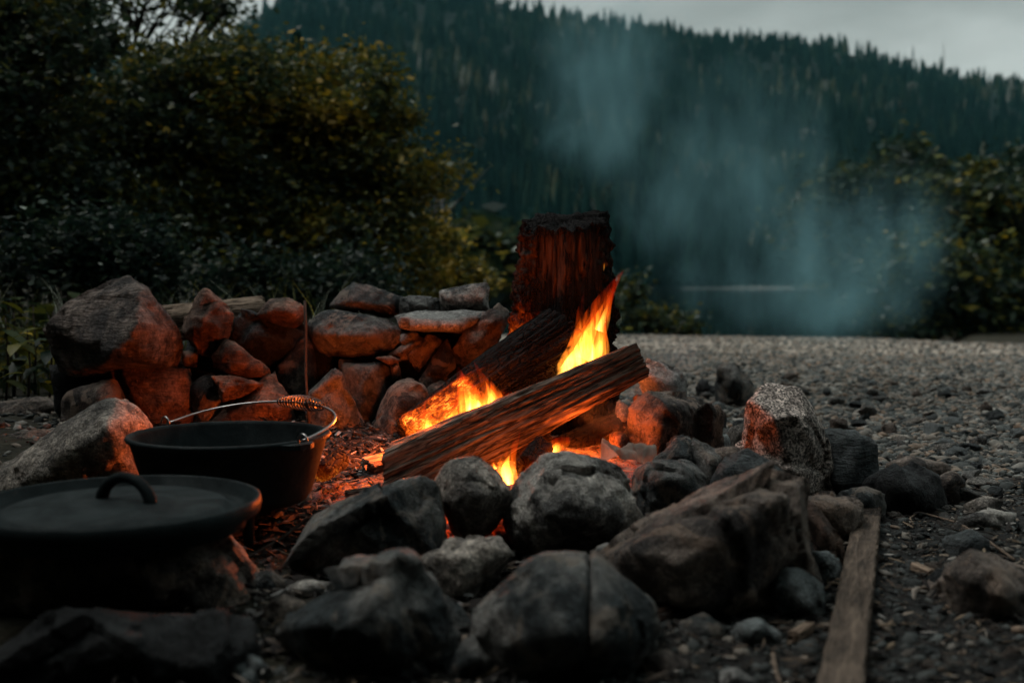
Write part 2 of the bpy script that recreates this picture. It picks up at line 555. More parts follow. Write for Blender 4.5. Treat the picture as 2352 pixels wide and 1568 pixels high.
m = Mat('shore_ground')
v = m.coords(jitter=False)
sp = m.n('SeparateXYZ'); m.l(v, sp.inputs[0])
wob = m.noise(v, 1.3, 4, 0.6)
fine = m.noise(v, 24, 6, 0.7)
vr = m.n('TexVoronoi', Scale=42.0); m.l(v, vr.inputs['Vector'])
vr2 = m.n('TexVoronoi', Scale=17.0); m.l(v, vr2.inputs['Vector'])
peb = m.mix(m.ramp(vr.outputs['Color'], [(0.15, 0.0), (0.9, 1.0)]), (0.085, 0.084, 0.08), (0.34, 0.32, 0.29))
peb = m.mix(0.5, peb, m.ramp(vr.outputs['Distance'], [(0.0, 1.25), (0.6, 0.35)]), 'MULTIPLY')
peb = m.mix(0.35, peb, m.ramp(vr2.outputs['Color'], [(0.2, 0.5), (0.8, 1.4)]), 'MULTIPLY')
far = m.ramp(m.noise(v, 0.8, 5, 0.7, 0.3), [(0.3, (0.25, 0.22, 0.18)), (0.7, (0.36, 0.32, 0.27))])
fgrain = m.ramp(m.noise(v, 13, 6, 0.8), [(0.3, 0.7), (0.7, 1.4)])
far = m.mix(0.9, far, fgrain, 'MULTIPLY')
dist = m.n('VectorMath', operation='LENGTH'); m.l(v, dist.inputs[0])
mr = m.n('MapRange', interpolation_type='SMOOTHSTEP'); m.l(dist.outputs['Value'], mr.inputs['Value'])
mr.inputs['From Min'].default_value, mr.inputs['From Max'].default_value = 3.6, 6.8
grav = m.mix(mr.outputs['Result'], peb, far)
soil = m.mix(m.ramp(fine, [(0.35, 0.0), (0.7, 1.0)]), (0.005, 0.006, 0.006), (0.024, 0.023, 0.021))
gm = m.n('MapRange', interpolation_type='SMOOTHSTEP')
m.l(m.math('ADD', dist.outputs['Value'], m.math('MULTIPLY', m.math('SUBTRACT', wob, 0.5), 1.6)), gm.inputs['Value'])
gm.inputs['From Min'].default_value, gm.inputs['From Max'].default_value = 2.1, 2.9
col = m.mix(gm.outputs['Result'], soil, grav)
# wooded bank: dark leaf mould, no gravel
ang = m.math('DIVIDE', sp.outputs[0], m.math('MAXIMUM', sp.outputs[1], 0.3))
bm_ = m.n('MapRange', interpolation_type='SMOOTHSTEP')
m.l(m.math('ADD', ang, m.math('MULTIPLY', m.math('SUBTRACT', wob, 0.5), 0.06)), bm_.inputs['Value'])
bm_.inputs['From Min'].default_value, bm_.inputs['From Max'].default_value = -0.05, -0.10
mould = m.mix(m.ramp(fine, [(0.35, 0.0), (0.7, 1.0)]), (0.010, 0.011, 0.007), (0.04, 0.036, 0.022))
col = m.mix(bm_.outputs['Result'], col, mould)
rm_ = m.n('MapRange', interpolation_type='SMOOTHSTEP'); m.l(ang, rm_.inputs['Value'])
rm_.inputs['From Min'].default_value, rm_.inputs['From Max'].default_value = 0.32, 0.38
dm_ = m.n('MapRange', interpolation_type='SMOOTHSTEP'); m.l(dist.outputs['Value'], dm_.inputs['Value'])
dm_.inputs['From Min'].default_value, dm_.inputs['From Max'].default_value = 11.0, 12.5
col = m.mix(m.math('MULTIPLY', rm_.outputs['Result'], dm_.outputs['Result']), col, mould)
h = m.math('ADD', m.math('MULTIPLY', vr.outputs['Distance'], -0.8), fine)
m.surf(col, 0.85, m.bump(h, 0.7, 0.02), 0.2)
M['ground'] = m.m
tag(obj('ground', polar_sheet('ground', rad, azv, ground_z), M['ground']), kind='structure')

# lake
m = Mat('lake_water')
v = m.coords((0.25, 1.0, 1.0), jitter=False)
n1 = m.noise(v, 2.0, 3, 0.5)
m.surf((0.006, 0.011, 0.012), 0.06, m.bump(n1, 0.12, 0.02), 0.5)
lk = mesh('lake', [(-700, 3, 0), (700, 3, 0), (700, 420, 0), (-700, 420, 0)], [(0, 1, 2, 3)], False)
tag(obj('lake', lk, m.m, None, (0, 0, WATER)), kind='structure')

# hills all round the valley: crest line given by bearing, picture units on the visible side
ridge = np.array([(-400, -90), (-60, -60), (100, 10), (220, 90), (330, 122), (420, 128), (500, 106), (590, 30), (700, -70), (880, -95),
                  (1020, -60), (1170, 2), (1290, 20), (1450, 44), (1640, 78), (1780, 84), (1900, 90), (2000, 114), (2100, 138),
                  (2200, 164), (2300, 174), (2400, 206), (2600, 250)], dtype=float)
rz_az = np.arctan((ridge[:, 0] - CX) / FPX)
rz_el = np.array([ray(x, y).z / math.hypot(ray(x, y).x, 1) for x, y in ridge])
def crest_el(az):
    e = np.interp(az, rz_az, rz_el)
    e = np.where(np.abs(az) > 0.62, 0.30 + 0.03 * np.sin(az * 5), e)
    return e
R0, R1 = 318.0, 1010.0
def hill_z(X, Y):
    r = np.hypot(X, Y); az = np.arctan2(X, Y)
    t = np.clip((r - R0) / (R1 - R0), 0, 1.25)
    top = CAM_H + crest_el(az) * R1 - 10.0
    prof = 0.10 * sstep(0, 0.06, t) * 0.12 + t ** 1.12
    prof = np.where(t > 1, 1 - (t - 1) * 1.1, prof)
    nz = fbm(np.stack([X * 0.006, Y * 0.006, X * 0], -1).reshape(-1, 3), 4).reshape(X.shape)
    return WATER - 0.6 + (top - WATER) * np.clip(prof, 0, 1.0) + nz * 16 * np.clip(t * 3, 0, 1) * (1 - sstep(0.8, 1.0, t))
hr = np.concatenate([np.linspace(300, R1, 60), np.linspace(R1 + 20, 1250, 8)])
ha = np.concatenate([np.linspace(-math.pi, -0.62, 60), np.linspace(-0.61, 0.61, 160), np.linspace(0.62, math.pi, 60)])
M['hill'] = simple_mat('forest_floor', (0.006, 0.011, 0.010), 0.95, 0.1, 0.4, 0.02, 0.0)
tag(obj('hill', polar_sheet('hill', hr, ha, hill_z), M['hill']), kind='structure')

# pale stony strip along the far waterline
sv, sf = [], []
a0, a1 = math.atan((1560 - CX) / FPX), math.atan((1900 - CX) / FPX)
for k in range(41):
    a = a0 + (a1 - a0) * k / 40
    w_ = 0.9 * math.sin(math.pi * k / 40) ** 0.4 * (0.8 + 0.5 * random.random())
    for rr, zz in ((314.0, WATER - 0.2), (315.5, WATER + 0.25 * w_), (318.5, WATER + 0.9 * w_), (322, WATER - 0.3)):
        sv.append((rr * math.sin(a), rr * math.cos(a), zz))
for k in range(40):
    for q in range(3): sf.append((4 * k + q, 4 * k + q + 1, 4 * k + q + 5, 4 * k + q + 4))
M['farshore'] = simple_mat('far_shingle', (0.10, 0.105, 0.10), 0.9, 0.2, 0.3, 0.5, 0.0)
tag(obj('far_shore', mesh('far_shore', sv, sf), M['farshore']), kind='structure')

# ------------------------------------------------------------------ conifers
def conifer_template(seed, tiers=7, sides=6):
    rg = np.random.default_rng(seed)
    V, F = [], []
    for t in range(tiers):
        f = t / tiers
        z0, z1 = 0.10 + 0.86 * f, min(1.0, 0.10 + 0.86 * f + 0.24)
        rad_ = 0.17 * (1 - f) ** 0.85 + 0.012
        b = len(V)
        V.append((rg.normal() * 0.006, rg.normal() * 0.006, z1))
        off = rg.uniform(0, 6.28)
        for k in range(sides * 2):
            a = off + math.pi * k / sides
            rr = rad_ * (rg.uniform(0.8, 1.25) if k % 2 == 0 else rg.uniform(0.3, 0.55))
            V.append((rr * math.cos(a), rr * math.sin(a), z0 - (0.035 if k % 2 == 0 else -0.01) * rg.uniform(0.5, 1.4)))
        for k in range(sides * 2):
            F.append((b, b + 1 + k, b + 1 + (k + 1) % (sides * 2)))
    return np.array(V), np.array(F)
def broad_template(seed, n=46):
    """round crown of loose leafy tufts"""
    rg = np.random.default_rng(seed)
    V, F = [], []
    for k in range(n):
        d = rg.normal(size=3); d /= np.linalg.norm(d)
        rr = rg.uniform(0.55, 1.0)
        c = np.array([d[0] * 0.36 * rr, d[1] * 0.36 * rr, 0.56 + d[2] * 0.42 * rr])
        for q in range(5):
            pts = c + rg.normal(size=(3, 3)) * 0.07
            b = len(V); V += [tuple(p) for p in pts]; F.append((b, b + 1, b + 2))
    return np.array(V), np.array(F)
CON = [conifer_template(s) for s in range(4)]
BRO = [broad_template(s) for s in range(3)]
def leaf_mat(name, stops, trans=0.25, gloss=0.02):
    m = Mat(name)
    at = m.n('Attribute', attribute_name='tint')
    col = m.ramp(at.outputs['Fac'], stops)
    d = m.n('BsdfDiffuse'); m.l(col, d.inputs['Color'])
    t = m.n('BsdfTranslucent'); m.l(col, t.inputs['Color'])
    g = m.n('BsdfGlossy', Roughness=0.45); g.inputs['Color'].default_value = (1, 1, 1, 1)
    s = m.n('MixShader', Fac=trans); m.l(d.outputs[0], s.inputs[1]); m.l(t.outputs[0], s.inputs[2])
    s2 = m.n('MixShader', Fac=gloss); m.l(s.outputs[0], s2.inputs[1]); m.l(g.outputs[0], s2.inputs[2])
    m.l(s2.outputs[0], m.out.inputs['Surface'])
    return m.m
M['forest'] = leaf_mat('forest_needles', [(0.0, (0.0018, 0.0085, 0.0075)), (0.45, (0.0055, 0.0180, 0.0145)), (0.72, (0.017, 0.031, 0.019)),
                                          (0.88, (0.070, 0.070, 0.042)), (1.0, (0.16, 0.165, 0.15))], 0.1, 0.0)
def scatter_forest(n, az_lo, az_hi, seed, r_lo=R0, r_hi=R1 + 25):
    rg = np.random.default_rng(seed)
    az = rg.uniform(az_lo, az_hi, n)
    r = r_lo + (r_hi - r_lo) * rg.uniform(0, 1, n) ** 1.15
    X, Y = r * np.sin(az), r * np.cos(az)
    Z = hill_z(X, Y)
    return X, Y, np.maximum(Z, WATER), rg
def forest_mesh(name, X, Y, Z, rg, hmin=12, hmax=25):
    Vs, Fs, Ts = [], [], []
    off = 0
    pick = rg.uniform(size=len(X))
    patch = fbm(np.stack([X * 0.012, Y * 0.012, X * 0 + 5], -1), 3)
    for kind, tpl, lo, hi in [('c', CON[0], 0, .2), ('c', CON[1], .2, .4), ('c', CON[2], .4, .58), ('c', CON[3], .58, .76),
                              ('b', BRO[0], .76, .84), ('b', BRO[1], .84, .92), ('b', BRO[2], .92, 1.0)]:
        sel = np.where((pick >= lo) & (pick < hi))[0]
        n = len(sel)
        if n == 0: continue
        tv, tf = tpl
        h = rg.uniform(hmin, hmax, n) * (1.0 if kind == 'c' else 0.62)
        w = h * (rg.uniform(0.75, 1.35, n) if kind == 'c' else rg.uniform(0.7, 1.1, n))
        a = rg.uniform(0, 6.28, n)
        ca, sa = np.cos(a), np.sin(a)
        vx = (tv[None, :, 0] * ca[:, None] - tv[None, :, 1] * sa[:, None]) * w[:, None] + X[sel][:, None]
        vy = (tv[None, :, 0] * sa[:, None] + tv[None, :, 1] * ca[:, None]) * w[:, None] + Y[sel][:, None]
        vz = tv[None, :, 2] * h[:, None] + Z[sel][:, None] - 0.5
        Vs.append(np.stack([vx, vy, vz], -1).reshape(-1, 3))
        Fs.append((tf[None] + (np.arange(n) * len(tv))[:, None, None] + off).reshape(-1, 3))
        base = 0.30 + 0.9 * patch[sel] + rg.normal(size=n) * 0.20 + (0.22 if kind == 'b' else 0)
        base = np.where(rg.uniform(size=n) < 0.012, 0.9, base)
        Ts.append(np.clip(np.repeat(base, len(tv)) + rg.normal(size=n * len(tv)) * 0.05, 0, 1))
        off += n * len(tv)
    me = mesh(name, np.concatenate(Vs), np.concatenate(Fs))
    tint(me, np.concatenate(Ts))
    return me
X, Y, Z, rg = scatter_forest(12500, -0.52, 0.52, 11)
tag(obj('forest', forest_mesh('forest', X, Y, Z, rg, 6, 19), M['forest']), 'dense dark conifer forest covering the hillside across the lake', 'forest', kind='stuff')
X, Y, Z, rg = scatter_forest(2600, 0.52, 2 * math.pi - 0.52, 12)
tag(obj('forest', forest_mesh('forest', X, Y, Z, rg, 18, 30), M['forest']), 'dark conifer forest on the slopes round the rest of the valley', 'forest', kind='stuff')

def single_tree(X, Y, Z, h, tpl, t0, label, group, seed, wide=1.0, name='conifer_tree', cat='tree', crown_mat=None):
    rg = np.random.default_rng(seed)
    root = tag(empty(name, (X, Y, Z)), label, cat, group)
    tv, tf = tpl
    V = tv * np.array([h * wide, h * wide, h])
    V = V + rg.normal(size=V.shape) * h * 0.008
    me = mesh('crown', V, tf); tint(me, np.clip(t0 + rg.normal(size=len(V)) * 0.08, 0, 1))
    obj('crown', me, crown_mat or M['forest'], root)
    tube('trunk', [(0, 0, -0.6), (0.01 * h, 0, 0.4 * h), (0, 0, 0.96 * h)], [0.016 * h, 0.010 * h, 0.002 * h], M['bark'], root, 6)
    return root
# conifers standing along the far waterline
rg = np.random.default_rng(21)
for k in range(46):
    px = 985 + k * 22 + rg.uniform(-9, 9)
    a = math.atan((px - CX) / FPX); r = rg.uniform(319, 332)
    h = rg.uniform(13, 24)
    bro = rg.uniform() < 0.3
    single_tree(r * math.sin(a), r * math.cos(a), WATER - 0.1, h * (0.55 if bro else 1), BRO[k % 3] if bro else CON[k % 4],
                rg.uniform(0.15, 0.5) + (0.2 if bro else 0), 'dark tree standing at the waterline on the far shore of the lake',
                'trees along the far waterline', 300 + k, rg.uniform(0.85, 1.3), 'shore_tree')
# dead snags: two stand out above the ridge, pale ones on the slope
def snag(px, py_top, r, h, rr, label, group=None, mat='snag'):
    a = math.atan((px - CX) / FPX)
    x, y = r * math.sin(a), r * math.cos(a)
    z = float(hill_z(np.array([x]), np.array([y]))[0])
    zt = CAM_H + ray(px, py_top).z / math.hypot(ray(px, py_top).x, 1) * r
    root = tag(empty('dead_tree', (x, y, z - 1)), label, 'dead tree', group)
    H = zt - z + 1
    tube('trunk', [(0, 0, 0), (0.2, 0, H * 0.5), (0, 0, H)], [rr, rr * 0.75, rr * 0.3], M[mat], root, 7)
    for k in range(6):
        zz = H * random.uniform(0.55, 0.97); aa = random.uniform(0, 6.28); ll = random.uniform(0.8, 2.4)
        tube('branch', [(0, 0, zz), (ll * math.cos(aa), ll * math.sin(aa), zz + ll * 0.3)], [rr * 0.3, rr * 0.12], M[mat], root, 4)
snag(2155, 100, 1012, 0, 0.55, 'tall bare dead trunk rising thin above the ridge line')
rt = single_tree(0, 0, 0, 15, conifer_template(77, 5, 5), 0.1, 'sparse tufted conifer poking up alone above the sloping ridge', None, 771, 0.5)
_a = math.atan((2086 - CX) / FPX)
rt.location = (1008 * math.sin(_a), 1008 * math.cos(_a), CAM_H + (ray(2086, 104).z / math.hypot(ray(2086, 104).x, 1)) * 1008 - 15)
for k, (px, py, r) in enumerate([(1135, 235, 640), (1122, 205, 690), (1172, 240, 640), (1095, 215, 660), (1215, 130, 800), (1240, 150, 780),
                                 (1270, 90, 900), (1010, 130, 760), (900, 90, 800), (860, 60, 850), (1600, 105, 880), (1740, 120, 900),
                                 (1900, 150, 880), (1930, 130, 920), (1965, 120, 930)]):
    snag(px, py, r, 0, 0.5, 'pale grey dead trunk among the dark conifers on the hillside', 'pale snags on the hillside')

# ------------------------------------------------------------------ leafy trees and shrubs
def leaves_mesh(name, cents, spread, per, size, tint_fn, seed, lop=0.5):
    rg = np.random.default_rng(seed)
    cents = np.asarray(cents); n = len(cents) * per
    c = np.repeat(cents, per, axis=0)
    sp_ = np.repeat(np.asarray(spread), per)[:, None] if hasattr(spread, '__len__') else spread
    p = c + rg.normal(size=(n, 3)) * sp_ * np.array([1, 1, 0.7])
    u = rg.normal(size=(n, 3)); u[:, 2] *= 0.5; u /= np.linalg.norm(u, axis=1)[:, None]
    w = rg.normal(size=(n, 3)); w[:, 2] += 0.9
    w = np.cross(u, w); w /= np.linalg.norm(w, axis=1)[:, None] + 1e-9
    s = size * (0.4 + 1.3 * rg.beta(1.6, 2.2, n))[:, None]
    nrm = np.cross(u, w)
    V = np.stack([p - u * s, p + w * s * lop + nrm * s * 0.12, p + u * s, p - w * s * lop + nrm * s * 0.12], 1).reshape(-1, 3)
    F = np.arange(n * 4).reshape(-1, 4)
    me = mesh(name, V, F, False)
    tint(me, np.clip(np.repeat(tint_fn(p, rg), 4), 0, 1))
    return me
M['leaf'] = leaf_mat('alder_leaves', [(0.0, (0.010, 0.026, 0.021)), (0.35, (0.026, 0.050, 0.024)), (0.6, (0.115, 0.115, 0.014)),
                                      (0.8, (0.31, 0.22, 0.016)), (0.92, (0.43, 0.27, 0.022)), (1.0, (0.50, 0.56, 0.48))], 0.3)
def leafy(name, base, blobs, per, size, label, cat, seed, yellow=0.4, group=None, clusters=26, bark='bark', stem_r=0.03, spread=0.10, shift=0.0, pale=0.015):
    """blobs: (px, py, d, rx_px, ry_px) crown masses; limbs run from the base to every leaf cluster"""
    rg = np.random.default_rng(seed)
    base = Vector(base)
    root = tag(empty(name, base), label, cat, group)
    cents, tubes = [], []
    stem_tops = []
    blobs3 = []
    for px, py, d, rx, ry in blobs:
        c = P(px, py, d); blobs3.append((c, rx * d / FPX, ry * d / FPX))
    TV, TF = [], []
    def add(pts, rad_, n=6):
        V, F = tube_arrays(pts, rad_, n, False)
        b = len(TV); TV.extend([v - base for v in V]); TF.extend([tuple(i + b for i in f) for f in F])
    for c, rx, ry in blobs3:
        foot = base + Vector((rg.normal() * 0.06, rg.normal() * 0.06, 0))
        mid = foot.lerp(c, 0.55) + Vector((rg.normal() * 0.06, rg.normal() * 0.06, 0.08))
        add([foot - Vector((0, 0, 0.15)), foot.lerp(mid, 0.5) + Vector((rg.normal() * 0.03, 0, 0)), mid, c], [stem_r, stem_r * 0.85, stem_r * 0.6, stem_r * 0.3])
        for k in range(clusters):
            d_ = rg.normal(size=3); d_ /= np.linalg.norm(d_)
            rr = rg.uniform(0.35, 1.0) ** 0.6 if k % 6 else rg.uniform(1.05, 1.4)
            q = c + Vector((d_[0] * rx * rr, d_[1] * (rx + ry) * 0.5 * rr, d_[2] * ry * rr))
            cents.append((q - base)[:])
            s0 = mid.lerp(c, rg.uniform(0.2, 1.0))
            add([s0, s0.lerp(q, 0.5) + Vector((0, 0, 0.04)), q], [stem_r * 0.28, stem_r * 0.2, stem_r * 0.08], 4)
    hi = max(c[2] for c in cents); lo = min(c[2] for c in cents)
    def tf(p, rg):
        t = rg.normal(size=len(p)) * 0.17 + 0.20 + shift + yellow * (0.75 * fbm(p * 2.0 + seed, 3) + 0.42)
        t = np.where(rg.uniform(size=len(p)) < pale, 1.0, np.minimum(t, 0.93))
        return t
    obj('crown', leaves_mesh('crown', cents, spread * rg.uniform(0.4, 1.4, len(cents)), per, size, tf, seed), M['leaf'], root)
    obj('trunk', mesh('trunk', TV, TF), M[bark], root)
    return root
def gz(x, y): return float(ground_z(np.array([x]), np.array([y]))[0])
def at_ground(px, d):
    q = P(px, 800, d); return Vector((q.x, q.y, gz(q.x, q.y)))
leafy('alder_tree', at_ground(800, 7.6), [(800, 260, 7.6, 140, 120), (880, 420, 7.5, 110, 120), (690, 430, 7.6, 140, 150), (620, 250, 7.8, 130, 130), (880, 560, 7.4, 120, 90), (730, 590, 7.3, 130, 90)],
      300, 0.025, 'bushy alder with yellowing leaves at the edge of the beach', 'tree', 31, 0.75, clusters=34, spread=0.10)
leafy('alder_tree', at_ground(380, 7.0), [(420, 230, 7.0, 150, 130), (270, 330, 6.9, 150, 140), (480, 430, 7.1, 140, 130), (330, 520, 6.8, 170, 110), (540, 190, 7.3, 100, 80)],
      260, 0.025, 'dark leafy alder growing behind the large wedge-shaped stone', 'tree', 32, 0.45, clusters=34, spread=0.10)
leafy('alder_tree', at_ground(40, 6.0), [(60, 220, 6.0, 160, 150), (-60, 420, 5.9, 170, 160), (120, 460, 6.1, 150, 130), (60, 60, 6.3, 150, 60)],
      230, 0.024, 'shadowy alder thicket with few yellow leaves and leaning pale stems before it', 'tree', 33, 0.12, clusters=34, spread=0.10, pale=0.02)
leafy('willow_shrub', at_ground(1035, 8.4), [(1010, 620, 8.4, 62, 48), (1060, 640, 8.3, 44, 36), (955, 640, 8.5, 60, 46), (985, 560, 8.5, 34, 40)],
      220, 0.020, 'low golden shrub where the leafy bank meets the beach', 'shrub', 34, 1.05, clusters=26, spread=0.075, stem_r=0.015)
leafy('alder_tree', at_ground(150, 9.5), [(330, 10, 9.2, 150, 34), (480, 14, 9.3, 80, 22), (170, 20, 9.2, 110, 40), (70, 120, 9.3, 130, 120), (60, 40, 9.3, 90, 40)],
      20, 0.040, 'tall alder whose upper leaves show against the bright sky', 'tree', 35, 0.1, clusters=24, spread=0.12, stem_r=0.05)
leafy('willow_shrub', at_ground(600, 5.2), [(560, 640, 5.4, 90, 50), (700, 660, 5.4, 90, 40), (800, 650, 5.6, 70, 45)],
      140, 0.018, 'low dark undergrowth bush behind the stacked stone wall', 'shrub', 36, 0.12, shift=-.16, pale=.006, clusters=24, spread=0.08, stem_r=0.012)
leafy('willow_shrub', at_ground(250, 4.6), [(230, 560, 4.7, 130, 60), (100, 610, 4.6, 120, 60), (330, 620, 4.7, 90, 50)],
      140, 0.018, 'weedy dark bush behind the wedge-shaped stone', 'shrub', 37, 0.15, shift=-.16, pale=.006, clusters=24, spread=0.08, stem_r=0.012)
# dark conifers further back on the wooded bank
rg = np.random.default_rng(8)
for k, (px, d, top) in enumerate([(-80, 17, -60), (40, 19, -40), (165, 22, 110), (690, 24, 60), (520, 26, 60), (760, 21, 130), (880, 23, 190), (250, 26, 110), (390, 24, 90)]):
    b = at_ground(px, d); h = P(px, top, d).z - b.z
    single_tree(b.x, b.y, b.z, h, conifer_template(50 + k, 11, 9), 0.12 + 0.2 * rg.uniform(), 'dark spruce standing back among the trees of the wooded bank', 'spruces on the wooded bank', 400 + k, 1.15, 'spruce_tree')
for k, (x, y, h, lab) in enumerate([(-6.5, 4.1, 13, 'unseen tall spruce added on the bank to shade the stacked wall'), (-8.6, 6.8, 13, 'unseen tall spruce added for shade further along the bank past the wall'), (-6.4, 1.6, 12, 'unseen tall spruce added on the wooded bank to shade the camp'), (-2.2, -4.6, 12, 'unseen spruce added for shade at the forest edge behind the camp'),
                                    (0.8, -5.6, 13, 'second unseen spruce added for shade at the forest edge behind the camp'), (3.6, -5.4, 12, 'third unseen spruce added for shade at the forest edge behind the camp'), (-5.6, -3.6, 13, 'unseen spruce added for shade at the corner of the forest edge'), (-1.0, -3.6, 11, 'fourth unseen spruce added for shade at the forest edge behind the camp'), (2.2, -3.4, 11, 'fifth unseen spruce added for shade at the forest edge behind the camp'), (5.4, -3.2, 11, 'sixth unseen spruce added for shade at the forest edge behind the camp'), (-3.6, -3.0, 11, 'seventh unseen spruce added for shade at the forest edge behind the camp')]):
    single_tree(x, y, gz(x, y), h, conifer_template(90 + k, 14, 12), 0.15, lab, None, 470 + k, 1.5, 'spruce_tree')  # spruces out of view, added to shade the camp from the left and behind
# pale leaning stems
def stem(pts, r, label, name='birch_stem', cat='tree trunk', mat='palebark'):
    q = [P(*p) for p in pts]
    o = tube(name, q, [r, r * 0.9, r * 0.8] if len(q) == 3 else r, M[mat], None, 7, q[-1])
    return tag(o, label, cat)
def birch(px_pts, d, r, label):
    q = [P(x, y, d) for x, y in px_pts]
    foot = Vector((q[-1].x + (q[-1].x - q[0].x) * 0.25, q[-1].y + 0.02, gz(q[-1].x, q[-1].y) - 0.05))
    root = tag(empty('birch_tree', foot), label, 'tree')
    tube('trunk', [v - foot for v in q] + [Vector((0, 0, 0))], [r * 0.6] + [r * 0.85] * (len(q) - 1) + [r * 1.15], M['palebark'], root, 7)
    t = q[0] - foot
    for k in range(4):
        e = t * random.uniform(0.7, 0.95)
        tube('branch', [e, e + Vector((random.uniform(-.5, .5), random.uniform(-.4, .4), random.uniform(.1, .5)))], [r * 0.35, r * 0.12], M['palebark'], root, 5)
birch([(22, -20), (42, 50), (88, 140)], 6.5, 0.017, 'pale slender birch stem leaning before the shadowy thicket, its top bending away')
birch([(70, -20), (112, 60), (150, 145)], 6.6, 0.014, 'thinner grey birch stem leaning beside the pale one')
birch([(1005, 395), (1003, 450), (1001, 545)], 9.2, 0.016, 'white birch stem upright at the end of the bushy bank')
birch([(1010, 440), (1020, 500), (1032, 560)], 9.4, 0.012, 'white birch stem tilted outward at the end of the bushy bank')
# trees on the point of land to the right, and shrubs at the water's edge
for k, (px, d, blobs, yl, lab) in enumerate([
    (2230, 22, [(2200, 560, 22, 110, 90), (2290, 500, 22, 110, 120), (2140, 640, 21, 90, 80), (2240, 690, 21, 120, 60)], 0.75, 'yellow-leaved tree on the point beside the beach'),
    (2380, 24, [(2340, 480, 24, 100, 100), (2420, 560, 24, 110, 130), (2350, 640, 23, 110, 100)], 0.30, 'tall dark leafy tree at the tip of the point beside the beach'),
    (2020, 34, [(2000, 480, 34, 100, 90), (1930, 520, 34, 80, 80), (2070, 430, 34, 90, 90), (2010, 620, 33, 120, 90)], 0.55, 'greenish leafy tree seen through the thickest smoke'),
    (2130, 27, [(2120, 720, 27, 120, 36), (2240, 735, 26, 130, 30), (2340, 735, 26, 100, 30)], 0.3, 'low dark scrub under the trees on the point'),
]):
    b = at_ground(px, d)
    leafy('leafy_tree' if k < 3 else 'scrub', b, blobs, 190, 0.0042 * d, lab, 'tree' if k < 3 else 'shrub', 60 + k, yl * 0.7, shift=-.12, pale=.001, clusters=26, spread=0.014 * d, stem_r=0.004 * d)
leafy('willow_shrub', at_ground(1500, 10.4), [(1480, 735, 10.4, 80, 26), (1560, 745, 10.5, 50, 18), (1440, 690, 10.6, 30, 50)], 60, 0.036,
      'grey-green shrub low at the water edge beyond the fire', 'shrub', 70, 0.3, shift=-.05, clusters=14, spread=0.08, stem_r=0.012)
leafy('leafy_tree', at_ground(1100, 40), [(1110, 570, 40, 60, 40), (1060, 600, 40, 50, 40), (1150, 620, 40, 45, 45), (1090, 650, 40, 70, 40)], 60, 0.33,
      'hazy rounded tree over the water behind the stacked stones', 'tree', 71, 0.25, clusters=20, spread=0.5, stem_r=0.12)
# grass and weeds on the bank
def blades(name, n, region, hmin, hmax, w, seed):
    rg = np.random.default_rng(seed)
    V, F, T = [], [], []
    for k in range(n):
        px = rg.uniform(*region[0]); d = rg.uniform(*region[1])
        b = at_ground(px, d)
        h = rg.uniform(hmin, hmax); a = rg.uniform(0, 6.28); ln = rg.uniform(0.15, 0.7) * h
        dx, dy = math.cos(a), math.sin(a); ww = w * rg.uniform(0.6, 1.3)
        i0 = len(V); tt = np.clip(rg.normal() * 0.2 + 0.35, 0, 0.85) if rg.uniform() > 0.12 else 0.99
        for s in (0, 0.35, 0.7, 1.0):
            c = b + Vector((dx * ln * s * s, dy * ln * s * s, h * (s - 0.25 * s * s)))
            hw = ww * (1 - s * 0.95)
            V += [c + Vector((-dy * hw, dx * hw, 0)), c + Vector((dy * hw, -dx * hw, 0))]
            T += [tt, tt]
        for s in range(3): F.append((i0 + 2 * s, i0 + 2 * s + 1, i0 + 2 * s + 3, i0 + 2 * s + 2))
    me = mesh(name, V, F); tint(me, T); return me
tag(obj('grass', blades('grass', 900, ((-150, 760), (3.3, 5.0)), 0.12, 0.50, 0.004, 5), M['leaf']), 'dry grass stems and blades growing on the bank behind the stones', 'grass', kind='stuff')
def weed(px, d, h, label, seed, n=14, group=None):
    rg = np.random.default_rng(seed); b = at_ground(px, d)
    root = tag(empty('weed', b), label, 'plant', group)
    V, F, T = [], [], []
    for k in range(n):
        a = rg.uniform(0, 6.28); z = h * rg.uniform(0.2, 1.0); L = h * rg.uniform(0.25, 0.42); el = rg.uniform(-0.2, 0.7)
        u = Vector((math.cos(a) * math.cos(el), math.sin(a) * math.cos(el), math.sin(el))); s = Vector((-math.sin(a), math.cos(a), 0)); up = u.cross(s)
        c = Vector((rg.normal() * 0.02, rg.normal() * 0.02, z)); i0 = len(V)
        t = np.clip(rg.normal() * 0.16 + 0.45, 0, 0.8)
        for f, w in ((0.05, 0.03), (0.35, 0.26), (0.7, 0.2), (1.0, 0.01)):
            cc = c + u * L * f - Vector((0, 0, L * 0.5 * f * f))
            V += [cc + s * L * w, cc - up * L * 0.03, cc - s * L * w]; T += [t] * 3
        for q in range(3):
            for e in range(2): F.append((i0 + 3 * q + e, i0 + 3 * q + e + 1, i0 + 3 * q + e + 4, i0 + 3 * q + e + 3))
    me = mesh('foliage', V, F); tint(me, T)
    obj('foliage', me, M['leaf'], root)
    tube('stem', [(0, 0, -0.02), (0.01, 0, h * 0.5), (0, 0.01, h)], [0.004, 0.003, 0.002], M['darktwig'], root, 5)
for k, (px, d, h) in enumerate([(30, 3.4, .26), (75, 3.5, .28), (120, 3.6, .26), (160, 3.7, .26), (10, 3.1, .24), (60, 3.0, .20), (110, 3.1, .22),
                                (200, 3.9, .30), (240, 4.0, .28), (350, 3.6, .22), (390, 3.6, .22), (45, 3.9, .30), (140, 4.2, .30), (-20, 3.4, .3)]):
    weed(px, d, h, 'broad-leaved green weed on the bank beside the wedge-shaped stone', 90 + k, group='weeds beside the wedge-shaped stone')

